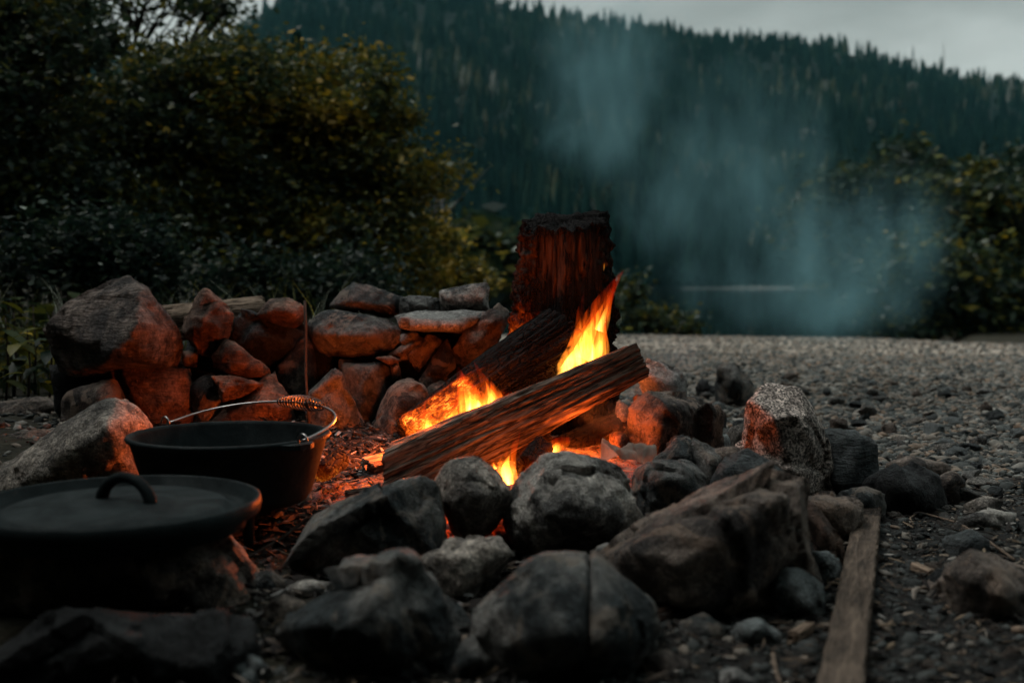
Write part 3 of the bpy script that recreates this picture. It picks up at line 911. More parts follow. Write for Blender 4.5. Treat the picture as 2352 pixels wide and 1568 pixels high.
# ================================================================== STONES
# --- stacked wall behind the fire
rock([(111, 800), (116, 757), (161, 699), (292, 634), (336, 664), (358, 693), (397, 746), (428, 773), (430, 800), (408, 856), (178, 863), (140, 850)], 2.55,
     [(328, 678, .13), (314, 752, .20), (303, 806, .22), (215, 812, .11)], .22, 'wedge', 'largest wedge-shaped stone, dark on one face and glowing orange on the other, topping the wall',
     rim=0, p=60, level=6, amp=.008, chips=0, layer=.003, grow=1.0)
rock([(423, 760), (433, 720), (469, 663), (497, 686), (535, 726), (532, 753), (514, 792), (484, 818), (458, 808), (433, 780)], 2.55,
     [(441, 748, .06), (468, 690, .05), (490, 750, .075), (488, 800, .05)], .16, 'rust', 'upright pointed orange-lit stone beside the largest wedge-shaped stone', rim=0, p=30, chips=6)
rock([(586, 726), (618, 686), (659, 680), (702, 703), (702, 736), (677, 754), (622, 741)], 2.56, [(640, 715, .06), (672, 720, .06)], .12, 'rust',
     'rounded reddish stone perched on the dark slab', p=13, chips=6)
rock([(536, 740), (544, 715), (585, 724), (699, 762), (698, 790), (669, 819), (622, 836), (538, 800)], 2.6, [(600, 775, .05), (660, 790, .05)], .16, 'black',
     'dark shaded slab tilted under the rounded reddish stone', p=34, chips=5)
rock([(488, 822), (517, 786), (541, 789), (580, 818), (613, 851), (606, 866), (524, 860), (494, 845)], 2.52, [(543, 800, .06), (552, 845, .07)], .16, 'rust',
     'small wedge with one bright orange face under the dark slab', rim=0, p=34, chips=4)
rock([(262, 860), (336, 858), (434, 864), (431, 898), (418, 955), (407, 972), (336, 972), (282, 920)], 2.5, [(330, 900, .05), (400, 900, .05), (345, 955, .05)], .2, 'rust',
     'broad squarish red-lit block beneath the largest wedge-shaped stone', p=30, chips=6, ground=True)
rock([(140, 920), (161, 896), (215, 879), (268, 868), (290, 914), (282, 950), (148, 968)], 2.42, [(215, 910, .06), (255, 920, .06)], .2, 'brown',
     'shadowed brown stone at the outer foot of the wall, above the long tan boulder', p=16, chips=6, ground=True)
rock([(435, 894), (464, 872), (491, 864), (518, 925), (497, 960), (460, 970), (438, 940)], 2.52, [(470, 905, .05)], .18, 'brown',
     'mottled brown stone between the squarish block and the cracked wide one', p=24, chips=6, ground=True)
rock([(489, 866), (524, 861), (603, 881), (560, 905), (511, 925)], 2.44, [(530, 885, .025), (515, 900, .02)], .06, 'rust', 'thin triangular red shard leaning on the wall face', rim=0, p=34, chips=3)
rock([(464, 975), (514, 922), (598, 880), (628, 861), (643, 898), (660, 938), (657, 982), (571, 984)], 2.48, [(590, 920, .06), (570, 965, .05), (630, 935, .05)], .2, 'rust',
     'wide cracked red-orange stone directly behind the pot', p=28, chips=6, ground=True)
rock([(640, 850), (690, 788), (708, 783), (724, 831), (714, 875), (704, 915), (652, 915)], 2.58, [(685, 845, .05)], .15, 'brown', 'leaning grey-brown slab behind the thin upright stick', p=26, chips=6, ground=True)
rock([(704, 742), (726, 716), (766, 709), (847, 721), (894, 734), (925, 760), (926, 790), (894, 812), (769, 826), (724, 808), (704, 775)], 2.62,
     [(760, 765, .10), (840, 770, .11)], .22, 'dark', 'big smooth oval boulder in the middle of the wall', p=9, chips=3, level=6, grow=1.05)
rock([(752, 706), (780, 673), (810, 651), (847, 655), (867, 676), (922, 683), (926, 722), (894, 728), (803, 716)], 2.72, [(820, 695, .05), (890, 705, .04)], .14, 'dark',
     'dark humped stone with a low tail atop the oval boulder', p=24, chips=6)
rock([(922, 684), (995, 680), (1009, 686), (1006, 716), (981, 724), (920, 727)], 2.68, [(960, 700, .04), (990, 702, .04)], .10, 'dark', 'small brick-shaped dark stone resting on the flat pale slab', p=34, chips=4)
rock([(1015, 668), (1069, 671), (1080, 656), (1126, 651), (1130, 679), (1116, 708), (1082, 718), (1018, 715), (1012, 696)], 2.66, [(1030, 690, .06), (1100, 695, .05), (1075, 700, .06)], .12, 'grey',
     'grey saddle-shaped stone at the end of the flat pale slab', p=30, chips=6)
rock([(912, 726), (960, 716), (1050, 716), (1112, 722), (1075, 750), (1055, 762), (961, 759), (922, 744)], 2.58, [(928, 736, .11), (1060, 738, .12), (932, 755, .10), (1052, 759, .11)], .22, 'pale',
     'flat slab with a pale bare top under the small stones', p=36, chips=3)
rock([(922, 769), (948, 761), (963, 767), (956, 782), (925, 790)], 2.58, [(942, 774, .03)], .1, 'pale', 'small pale chip wedged below the flat pale slab', p=30, chips=3, level=4)
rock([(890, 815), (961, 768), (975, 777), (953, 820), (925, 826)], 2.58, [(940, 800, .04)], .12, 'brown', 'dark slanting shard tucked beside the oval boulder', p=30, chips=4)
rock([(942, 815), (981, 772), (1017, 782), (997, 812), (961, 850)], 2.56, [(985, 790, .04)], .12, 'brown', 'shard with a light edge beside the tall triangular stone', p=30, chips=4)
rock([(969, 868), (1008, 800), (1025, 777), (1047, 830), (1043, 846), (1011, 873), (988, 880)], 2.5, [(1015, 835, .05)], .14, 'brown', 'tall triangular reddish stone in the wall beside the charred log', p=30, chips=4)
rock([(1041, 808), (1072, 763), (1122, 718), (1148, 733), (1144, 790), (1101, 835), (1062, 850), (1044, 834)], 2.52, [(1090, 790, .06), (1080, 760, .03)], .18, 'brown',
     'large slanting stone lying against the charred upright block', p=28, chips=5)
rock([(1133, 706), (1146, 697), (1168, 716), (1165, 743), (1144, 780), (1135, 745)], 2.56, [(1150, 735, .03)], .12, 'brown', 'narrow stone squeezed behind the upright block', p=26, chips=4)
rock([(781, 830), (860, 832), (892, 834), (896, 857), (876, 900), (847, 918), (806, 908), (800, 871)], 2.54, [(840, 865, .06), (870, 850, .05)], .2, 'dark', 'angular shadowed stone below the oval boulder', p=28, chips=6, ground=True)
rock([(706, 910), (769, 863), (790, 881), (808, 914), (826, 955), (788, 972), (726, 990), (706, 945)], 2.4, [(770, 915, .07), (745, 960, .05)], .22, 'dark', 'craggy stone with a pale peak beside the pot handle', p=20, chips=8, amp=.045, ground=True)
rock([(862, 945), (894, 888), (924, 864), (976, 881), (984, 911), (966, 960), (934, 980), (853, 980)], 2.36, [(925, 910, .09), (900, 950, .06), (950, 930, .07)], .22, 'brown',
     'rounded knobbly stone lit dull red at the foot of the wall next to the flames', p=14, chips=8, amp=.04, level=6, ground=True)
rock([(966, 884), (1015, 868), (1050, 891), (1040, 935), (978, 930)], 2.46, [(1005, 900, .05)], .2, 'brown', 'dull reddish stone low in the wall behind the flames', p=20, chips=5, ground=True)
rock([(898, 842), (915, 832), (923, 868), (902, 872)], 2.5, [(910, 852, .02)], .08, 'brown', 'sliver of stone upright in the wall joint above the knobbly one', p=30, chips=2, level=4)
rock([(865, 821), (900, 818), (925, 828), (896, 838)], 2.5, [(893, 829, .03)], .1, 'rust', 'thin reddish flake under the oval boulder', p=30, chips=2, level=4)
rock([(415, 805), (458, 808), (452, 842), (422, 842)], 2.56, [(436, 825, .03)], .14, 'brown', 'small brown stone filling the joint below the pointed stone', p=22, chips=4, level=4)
for out in ([(430, 790), (520, 780), (600, 800), (640, 960), (440, 975)], [(560, 760), (700, 750), (790, 800), (810, 950), (600, 950)], [(860, 770), (960, 745), (1060, 780), (1070, 930), (860, 940)],
            [(150, 855), (250, 850), (440, 850), (440, 960), (180, 960)], [(925, 738), (1060, 735), (1115, 760), (1090, 860), (900, 850)], [(690, 800), (800, 790), (900, 800), (900, 930), (690, 930)]):
    rock(out, 2.64, [], .16, 'black', 'dark stone deep inside the stacked wall', p=20, chips=3, level=4, group='core stones of the wall', ground=True)

# --- left foreground
rock([(-70, 1130), (0, 1090), (101, 1003), (188, 939), (249, 907), (288, 911), (325, 938), (341, 970), (335, 1040), (318, 1085), (170, 1120), (-60, 1200)], 1.95,
     [(150, 1030, .10), (250, 980, .10), (40, 1110, .08)], .22, 'tan', 'long tan speckled boulder sloping down beside the pot', p=9, chips=2, level=6, grow=1.04, ground=True)
rock([(-40, 930), (30, 916), (100, 914), (132, 930), (105, 968), (-40, 968)], 2.75, [(50, 945, .06)], .2, 'brown', 'low rounded brown stone beside the weeds', p=12, chips=4, ground=True)
rock([(-30, 1010), (90, 984), (155, 990), (130, 1030), (0, 1090), (-30, 1090)], 2.3, [(60, 1030, .05)], .2, 'brown', 'brown stone half hidden behind the long tan boulder', p=16, chips=4, ground=True)
rock([(-80, 1215), (300, 1192), (484, 1208), (518, 1270), (553, 1361), (543, 1425), (470, 1420), (336, 1400), (-60, 1420), (-100, 1300)], 1.34,
     [(470, 1290, .05), (400, 1380, .07), (250, 1300, .08)], .2, 'brown', 'rugged brown stone propping up the pot lid', p=20, chips=8, level=6, amp=.04, ground=True, shrink=.9)
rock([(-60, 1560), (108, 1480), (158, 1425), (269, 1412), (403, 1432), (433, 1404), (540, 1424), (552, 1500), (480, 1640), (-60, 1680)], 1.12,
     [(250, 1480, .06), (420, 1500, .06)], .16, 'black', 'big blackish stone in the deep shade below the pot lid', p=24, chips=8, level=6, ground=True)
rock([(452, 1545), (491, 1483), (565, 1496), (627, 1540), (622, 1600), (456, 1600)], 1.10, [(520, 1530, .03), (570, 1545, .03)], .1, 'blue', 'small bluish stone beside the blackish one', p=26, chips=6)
# --- front of the ring
rock([(655, 1312), (702, 1241), (746, 1194), (820, 1157), (954, 1100), (981, 1093), (996, 1105), (1003, 1193), (992, 1250), (955, 1280), (914, 1300), (659, 1365)], 1.52,
     [(760, 1260, .08), (880, 1200, .08), (960, 1220, .06)], .2, 'dark', 'long dark rough stone sloping along the ring toward the pot', p=18, chips=8, level=6, amp=.05, freq=14, ground=True)
rock([(997, 1104), (1025, 1062), (1072, 1047), (1109, 1057), (1157, 1099), (1181, 1136), (1176, 1156), (1151, 1193), (1130, 1222), (1062, 1252), (1043, 1233), (1023, 1186), (1006, 1146)], 1.60,
     [(1070, 1110, .07), (1110, 1130, .08), (1060, 1180, .06)], .13, 'tan', 'egg-shaped tan boulder standing on end before the split log', p=13, chips=6, level=6, amp=.03)
rock([(1141, 1207), (1173, 1160), (1213, 1120), (1230, 1060), (1262, 1041), (1300, 1038), (1365, 1044), (1422, 1063), (1458, 1110), (1485, 1160), (1483, 1205), (1442, 1240), (1395, 1262), (1330, 1290), (1200, 1290), (1148, 1245)], 1.60,
     [(1300, 1110, .11), (1260, 1190, .13), (1380, 1190, .12), (1200, 1220, .06)], .16, 'grey', 'largest rounded grey boulder at the front of the fire', p=10, chips=10, level=6, amp=.055, freq=12, grow=1.05)
rock([(956, 1292), (981, 1272), (1085, 1235), (1142, 1235), (1174, 1256), (1178, 1277), (1138, 1330), (1106, 1368), (1089, 1385), (1055, 1428), (1028, 1430), (993, 1365), (978, 1315)], 1.40,
     [(1030, 1300, .06), (1120, 1275, .06), (1050, 1350, .06)], .16, 'tan', 'wedge-shaped tan stone under the egg-shaped boulder', p=18, chips=6, level=6, ground=True)
rock([(622, 1448), (659, 1405), (803, 1342), (914, 1275), (946, 1281), (983, 1334), (997, 1378), (1056, 1467), (1026, 1570), (960, 1650), (720, 1650), (690, 1540), (640, 1490)], 1.15,
     [(830, 1400, .05), (880, 1380, .07), (730, 1440, .06), (850, 1500, .09), (990, 1470, .06)], .2, 'dark', 'big ridged grey-black stone in front of the long rough one', p=24, chips=8, level=6, amp=.055, ground=True)
ck = tag(empty('cracked_boulder', P(1300, 1560, 1.22)), 'smooth dark boulder split by a straight upright crack', 'rock')
rock([(1083, 1413), (1120, 1368), (1183, 1318), (1250, 1266), (1300, 1263), (1347, 1268), (1351, 1400), (1343, 1560), (1300, 1590), (1200, 1600), (1110, 1520), (1086, 1455)], 1.13,
     [(1230, 1360, .07), (1250, 1460, .10), (1345, 1340, .06), (1345, 1470, .09)], .16, 'dark', None, p=16, chips=0, level=6, amp=.015, name='half', parent=ck, shrink=.9)
rock([(1353, 1276), (1364, 1265), (1432, 1328), (1502, 1388), (1516, 1440), (1500, 1510), (1440, 1590), (1347, 1600), (1354, 1400)], 1.13,
     [(1400, 1400, .07), (1420, 1470, .08), (1358, 1345, .05), (1356, 1480, .09)], .16, 'dark', None, p=16, chips=0, level=6, amp=.015, name='half', parent=ck, shrink=.9)
rock([(1391, 1272), (1418, 1241), (1475, 1201), (1505, 1181), (1593, 1171), (1619, 1147), (1734, 1110), (1797, 1107), (1833, 1118), (1845, 1142), (1866, 1243), (1862, 1297), (1800, 1345), (1703, 1450), (1613, 1430), (1505, 1405), (1470, 1330), (1415, 1302)], 1.40,
     [(1450, 1262, .09), (1530, 1235, .13), (1640, 1215, .14), (1660, 1175, .08), (1800, 1145, .10), (1540, 1370, .12), (1690, 1400, .10), (1830, 1290, .07)], .22, 'brown',
     'broad brown angular boulder with a lit top ledge, beside the grey one', rim=0, p=30, chips=4, level=6, amp=.032, ground=True)
rock([(1456, 1078), (1498, 1056), (1539, 1053), (1593, 1063), (1621, 1089), (1630, 1132), (1608, 1160), (1535, 1180), (1485, 1160), (1463, 1118)], 1.68,
     [(1530, 1090, .08), (1580, 1100, .07)], .16, 'dark', 'dark boulder with a pale cap behind the broad brown one', p=13, chips=8, level=6, amp=.045, ground=True)
rock([(1641, 1104), (1673, 1061), (1717, 1040), (1740, 1053), (1823, 1100), (1799, 1112), (1734, 1114), (1650, 1118)], 1.72, [(1690, 1085, .06), (1740, 1090, .06)], .16, 'slate', 'low flat-topped slate below the speckled granite', p=32, chips=4, ground=True)
rock([(1496, 1052), (1552, 1008), (1579, 1006), (1611, 1029), (1637, 1080), (1628, 1105), (1510, 1085)], 1.84, [(1570, 1045, .06)], .16, 'dark', 'peaked dark stone behind the pale-capped boulder', p=24, chips=5, ground=True)
rock([(1584, 1006), (1673, 1050), (1672, 1080), (1642, 1104), (1615, 1095), (1607, 1029)], 1.82, [(1640, 1060, .05)], .14, 'dark', 'slanted shard leaning on the peaked dark stone', p=30, chips=4, ground=True)
rock([(1713, 927), (1761, 906), (1834, 918), (1860, 948), (1884, 988), (1904, 1072), (1922, 1092), (1910, 1150), (1850, 1160), (1778, 1090), (1740, 1052), (1720, 1000)], 1.98,
     [(1742, 957, .08), (1772, 1072, .10), (1852, 985, .09), (1819, 1086, .12)], .2, 'granite', 'upright speckled granite block with one orange-lit edge', rim=0, p=36, chips=4, level=6, amp=.02, ground=True)
rock([(1883, 997), (1989, 1003), (2013, 1022), (2012, 1089), (2006, 1140), (1922, 1140), (1905, 1079)], 2.0, [(1950, 1060, .07), (1915, 1085, .07), (1990, 1030, .03)], .2, 'slate', 'grey slate block with a step, beside the speckled granite', rim=0, p=36, chips=4, ground=True)
rock([(2000, 1103), (2038, 1083), (2086, 1063), (2125, 1075), (2155, 1095), (2170, 1137), (2173, 1185), (2080, 1200), (2005, 1165)], 1.92, [(2070, 1120, .07), (2100, 1090, .04)], .18, 'black', 'jet-dark angular stone past the slate block', p=32, chips=6, ground=True)
rock([(2151, 1097), (2176, 1082), (2198, 1086), (2217, 1109), (2214, 1130), (2167, 1132)], 1.99, [(2185, 1105, .04)], .1, 'brown', 'rounded brownish stone tucked behind the jet-dark one', p=14, chips=4, ground=True)
rock([(2039, 1064), (2097, 1049), (2166, 1069), (2158, 1094), (2080, 1090)], 2.12, [(2100, 1070, .05)], .14, 'brown', 'flat brown granite lying beyond the jet-dark stone', p=18, chips=4, ground=True)
# --- right of the fire
rock([(1463, 860), (1478, 837), (1492, 823), (1561, 853), (1571, 871), (1576, 915), (1567, 922), (1485, 914), (1473, 871)], 2.24, [(1556, 868, .07), (1490, 862, .05), (1555, 915, .06)], .16, 'pale',
     'pale block with a bright top set on the squared stone', rim=0, p=34, chips=5)
rock([(1448, 1012), (1459, 916), (1475, 909), (1593, 919), (1638, 958), (1643, 1022), (1552, 1030), (1505, 1030)], 2.10, [(1532, 952, .09), (1540, 1012, .09), (1470, 925, .02)], .26, 'brown',
     'squared stone with an orange face toward the fire, carrying the pale block', rim=0, p=34, chips=5, level=6, ground=True)
rock([(1416, 923), (1438, 927), (1453, 948), (1453, 990), (1435, 1010), (1409, 990)], 2.22, [(1432, 965, .04)], .12, 'brown', 'reddish round stone between the fire and the squared stone', p=12, chips=3, ground=True)
rock([(1399, 997), (1418, 989), (1443, 1002), (1443, 1022), (1410, 1022)], 2.08, [(1420, 1005, .03)], .06, 'rust', 'small reddish stone behind the crumpled paper', p=14, chips=3, level=4, ground=True)
rock([(1646, 834), (1673, 836), (1697, 841), (1722, 878), (1717, 920), (1660, 916), (1651, 871)], 3.7, [(1690, 880, .06)], .14, 'dark', 'lone dark upright stone on the gravel', p=26, chips=6, ground=True)
rock([(1601, 878), (1619, 873), (1638, 888), (1635, 900), (1606, 900)], 4.0, [(1620, 888, .03)], .08, 'black', 'small black stone beside the lone upright one', p=20, chips=4, level=4, ground=True)
rock([(1617, 932), (1653, 940), (1668, 962), (1668, 988), (1638, 992)], 2.7, [(1648, 965, .05)], .12, 'black', 'black stone behind the squared stone', p=24, chips=4, level=4, ground=True)
rock([(1675, 979), (1713, 974), (1727, 1005), (1722, 1030), (1680, 1020)], 2.3, [(1700, 1000, .04)], .12, 'tan', 'tan flat stone tucked beside the speckled granite', p=26, chips=4, level=4, ground=True)
rock([(1641, 1003), (1673, 1004), (1680, 1040), (1650, 1040)], 2.15, [(1660, 1020, .03)], .1, 'blue', 'little bluish stone beside the slanted shard', p=24, chips=4, level=4, ground=True)
rock([(1839, 1143), (1895, 1136), (1957, 1145), (1981, 1157), (1968, 1212), (1925, 1228), (1868, 1195)], 1.70, [(1910, 1175, .05), (1950, 1180, .05)], .14, 'brown', 'brown stone against the end of the plank', p=18, chips=6, ground=True)
rock([(1846, 1170), (1868, 1158), (1934, 1243), (1938, 1272), (1915, 1285), (1872, 1240)], 1.54, [(1895, 1220, .03)], .08, 'rust', 'slim rusty stone slanting toward the plank', p=24, chips=4, ground=True)
rock([(1866, 1265), (1905, 1272), (1927, 1297), (1920, 1318), (1880, 1316)], 1.46, [(1897, 1295, .03)], .06, 'blue', 'little grey stone beside the plank', p=26, chips=5, level=4, ground=True)
rock([(1775, 1353), (1801, 1306), (1841, 1308), (1887, 1344), (1890, 1380), (1843, 1418), (1812, 1412)], 1.32, [(1828, 1350, .04), (1850, 1375, .04)], .09, 'blue', 'bluish-grey chunk on the soil below the brown boulder', p=30, chips=6, ground=True)
rock([(2189, 1322), (2214, 1282), (2236, 1274), (2300, 1284), (2355, 1306), (2430, 1350), (2430, 1510), (2250, 1490), (2222, 1372)], 1.33, [(2245, 1320, .05), (2300, 1360, .07), (2240, 1300, .03)], .18, 'brown',
     'big reddish-brown stone standing alone on the soil past the plank', p=26, chips=8, level=6, amp=.04, ground=True)
rock([(2139, 1380), (2155, 1308), (2196, 1310), (2214, 1365), (2194, 1400)], 1.42, [(2175, 1345, .03)], .08, 'black', 'flat-faced dark stone leaning at the reddish-brown one', p=34, chips=3, ground=True)
rock([(1012, 1550), (1058, 1477), (1085, 1453), (1108, 1488), (1133, 1519), (1118, 1600), (1030, 1610)], 1.12, [(1080, 1510, .03)], .08, 'dark', 'pointed stone filling the gap beside the cracked boulder', p=26, chips=5)
rock([(1654, 1540), (1690, 1529), (1739, 1566), (1710, 1600), (1654, 1600)], 1.08, [(1690, 1560, .02)], .05, 'pale', 'pale pebble-like stone on the soil below the brown boulder', p=14, chips=4, level=4)
rock([(1503, 1396), (1532, 1390), (1561, 1421), (1569, 1452), (1515, 1455)], 1.30, [(1535, 1425, .03)], .06, 'rust', 'small rusty stone between the cracked boulder and the brown one', p=14, chips=4, level=4, ground=True)
rock([(655, 1350), (700, 1330), (765, 1340), (720, 1375)], 1.40, [(705, 1352, .03)], .08, 'grey', 'small grey stone below the long rough one', p=18, chips=4, level=4, ground=True)
for k, (out, d, mt, lab) in enumerate([
    ([(1005, 1430), (1060, 1400), (1110, 1430), (1090, 1480), (1030, 1490)], 1.27, 'brown', 'dark brown chip wedged under the wedge-shaped tan stone'),
    ([(1370, 1255), (1420, 1250), (1445, 1300), (1400, 1330), (1362, 1300)], 1.42, 'dark', 'broken dark piece wedged between the grey and the brown boulder'),
    ([(590, 1400), (650, 1370), (700, 1395), (670, 1440), (600, 1440)], 1.30, 'brown', 'broken brown piece at the outer end of the ridged stone'),
    ([(560, 1330), (620, 1310), (660, 1335), (630, 1370), (570, 1370)], 1.42, 'dark', 'flat dark piece on the ash below the long rough stone'),
    ([(1560, 1430), (1620, 1410), (1665, 1440), (1640, 1490), (1570, 1490)], 1.24, 'dark', 'angular dark piece at the foot of the brown boulder'),
    ([(1690, 1440), (1740, 1425), (1790, 1450), (1770, 1490), (1700, 1490)], 1.22, 'blue', 'broken bluish piece below the bluish-grey chunk'),
    ([(1480, 1510), (1530, 1490), (1580, 1520), (1560, 1570), (1490, 1570)], 1.12, 'brown', 'broken brown piece beside the cracked boulder'),
    ([(1640, 1040), (1690, 1030), (1720, 1055), (1690, 1090), (1645, 1085)], 1.80, 'brown', 'brown piece jammed behind the flat-topped slate'),
    ([(1930, 1130), (1985, 1118), (2030, 1140), (2015, 1175), (1940, 1175)], 1.86, 'dark', 'dark piece between the slate block and the plank end'),
    ([(2180, 1230), (2230, 1215), (2270, 1240), (2245, 1265), (2185, 1265)], 1.62, 'slate', 'thin slate piece lying on the litter before the flat greyish stone')]):
    rock(out, d, [(sum(q[0] for q in out) / 5, sum(q[1] for q in out) / 5, .03)], .08, mt, lab, p=26, chips=4, level=4, ground=True)
rock([(2205, 1195), (2260, 1170), (2330, 1180), (2330, 1200), (2240, 1210)], 1.78, [(2265, 1190, .02)], .05, 'grey', 'flat greyish stone on the litter beyond the reddish-brown one', p=24, chips=4, level=4, ground=True)
rock([(2215, 1160), (2262, 1138), (2300, 1150), (2290, 1172), (2230, 1172)], 1.9, [(2260, 1158, .02)], .06, 'tan', 'tan flake lying behind the flat greyish stone', p=26, chips=4, level=4, ground=True)

# ================================================================== GRAVEL
def blobs_mesh(name, pos, size, flat, seed, tpl=1, tints=None, rough=0.28):
    rg = np.random.default_rng(seed)
    tv, tf = ICO[tpl]
    n = len(pos)
    q = tv[None] * (1 + rg.normal(size=(n, len(tv), 1)) * rough * 0.6)
    q = np.sign(q) * np.abs(q) ** 0.85
    ax = rg.uniform(0.6, 1.35, (n, 1, 3)); ax[:, :, 2] *= flat
    q = q * ax * np.asarray(size)[:, None, None]
    a = rg.uniform(0, 6.28, n); ca, sa = np.cos(a)[:, None], np.sin(a)[:, None]
    tl = rg.normal(size=(n, 2)) * 0.25
    x = q[..., 0] * ca - q[..., 1] * sa; y = q[..., 0] * sa + q[..., 1] * ca
    z = q[..., 2] + x * tl[:, :1] + y * tl[:, 1:]
    V = np.stack([x, y, z], -1) + pos[:, None, :]
    F = (tf[None] + (np.arange(n) * len(tv))[:, None, None]).reshape(-1, 3)
    me = mesh(name, V.reshape(-1, 3), F)
    t = rg.uniform(0, 1, n) if tints is None else tints
    tint(me, np.repeat(t, len(tv)))
    return me
m = Mat('beach_gravel')
at = m.n('Attribute', attribute_name='tint')
col = m.ramp(at.outputs['Fac'], [(0.0, (0.020, 0.024, 0.024)), (0.3, (0.10, 0.112, 0.107)), (0.55, (0.22, 0.20, 0.17)), (0.72, (0.22, 0.155, 0.108)), (0.85, (0.25, 0.255, 0.235)), (1.0, (0.40, 0.37, 0.32))])
v = m.coords(jitter=False)
nz = m.noise(v, 90, 5, 0.65)
col = m.mix(0.8, col, m.ramp(nz, [(0.3, 0.55), (0.7, 1.3)]), 'MULTIPLY')
m.surf(col, 0.8, m.bump(nz, 0.5, 0.004), 0.25)
M['gravel'] = m.m
def pit(x, y):
    """inside the ring of stones"""
    return ((x - 0.0) / 0.62) ** 2 + ((y - 2.02) / 0.62) ** 2 < 1
def gravel_points(n, dlo, dhi, pxlo, pxhi, seed):
    rg = np.random.default_rng(seed)
    d = np.sqrt(rg.uniform(dlo ** 2, dhi ** 2, n)); px = rg.uniform(pxlo, pxhi, n)
    x = (px - CX) / FPX * d
    keep = ~pit(x, d)
    x, d = x[keep], d[keep]
    return x, d, rg
Gp, Gs, Gt = [], [], []
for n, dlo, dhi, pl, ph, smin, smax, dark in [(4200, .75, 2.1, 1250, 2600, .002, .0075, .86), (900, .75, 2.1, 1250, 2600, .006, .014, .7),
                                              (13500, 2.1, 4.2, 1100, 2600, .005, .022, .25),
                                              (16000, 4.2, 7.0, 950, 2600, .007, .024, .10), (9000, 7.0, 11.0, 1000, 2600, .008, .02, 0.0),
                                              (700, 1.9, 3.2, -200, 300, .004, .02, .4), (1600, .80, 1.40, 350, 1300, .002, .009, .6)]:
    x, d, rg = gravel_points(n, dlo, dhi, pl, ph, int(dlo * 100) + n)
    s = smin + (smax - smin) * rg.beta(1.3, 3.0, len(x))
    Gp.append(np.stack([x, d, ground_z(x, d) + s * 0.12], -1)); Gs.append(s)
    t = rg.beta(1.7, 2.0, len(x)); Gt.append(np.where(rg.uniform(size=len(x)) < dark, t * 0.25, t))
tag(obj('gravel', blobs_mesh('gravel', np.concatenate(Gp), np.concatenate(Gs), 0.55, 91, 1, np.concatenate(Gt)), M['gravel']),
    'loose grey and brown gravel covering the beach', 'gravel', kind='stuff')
# the larger single stones of the beach
rg = np.random.default_rng(44)
protos = []
for k in range(12):
    dirs, F = ICO[2] if False else ICO[4]
    pts = rg.normal(size=(14, 3)); pts /= np.linalg.norm(pts, axis=1)[:, None]
    pts = pts * rg.uniform(0.8, 1.1, (14, 1)) * np.array([1.0, rg.uniform(0.6, 0.95), rg.uniform(0.4, 0.65)])
    me, b = rock_mesh('beach_stone', [Vector(p) for p in pts], 14 + 8 * (k % 3), .05, 9, 4, 4 if k < 4 else 4, 500 + k)
    me.transform(Matrix.Translation((0, 0, -0.25)))
    me.materials.append(M[['grey', 'blue', 'brown', 'dark', 'tan', 'slate', 'grey', 'blue', 'dark', 'brown', 'pale', 'slate'][k]])
    protos.append(me)
placed = 0
tries = 0
spots = []
while placed < 240 and tries < 4000:
    tries += 1
    d = rg.uniform(0.95, 1) if False else rg.choice([rg.uniform(1.0, 1.9), rg.uniform(1.9, 3.4), rg.uniform(2.2, 5.0)])
    px = rg.uniform(1480, 2420)
    x = (px - CX) / FPX * d
    if pit(x, d) or (d < 1.75 and px < 1880 and d > 1.15) or (d < 2.15 and px < 1900): continue
    s = rg.uniform(.007, .016) if d < 1.9 else rg.uniform(.015, .042)
    if any((x - a) ** 2 + (d - b) ** 2 < (s + c_) ** 2 * 0.7 for a, b, c_ in spots): continue
    spots.append((x, d, s))
    o = obj('beach_stone', protos[int(rg.integers(12))], None, None, (x, d, gz(x, d) + s * 0.15))
    o.scale = (s, s, s * rg.uniform(0.8, 1.1)); o.rotation_euler = (rg.normal() * .15, rg.normal() * .15, rg.uniform(0, 6.28))
    near = d < 1.9
    tag(o, 'small loose stone lying on the dark soil around the plank' if near else 'larger loose stone lying in the beach gravel', 'stone',
        'loose stones round the plank' if near else 'larger stones of the gravel beach')
    placed += 1

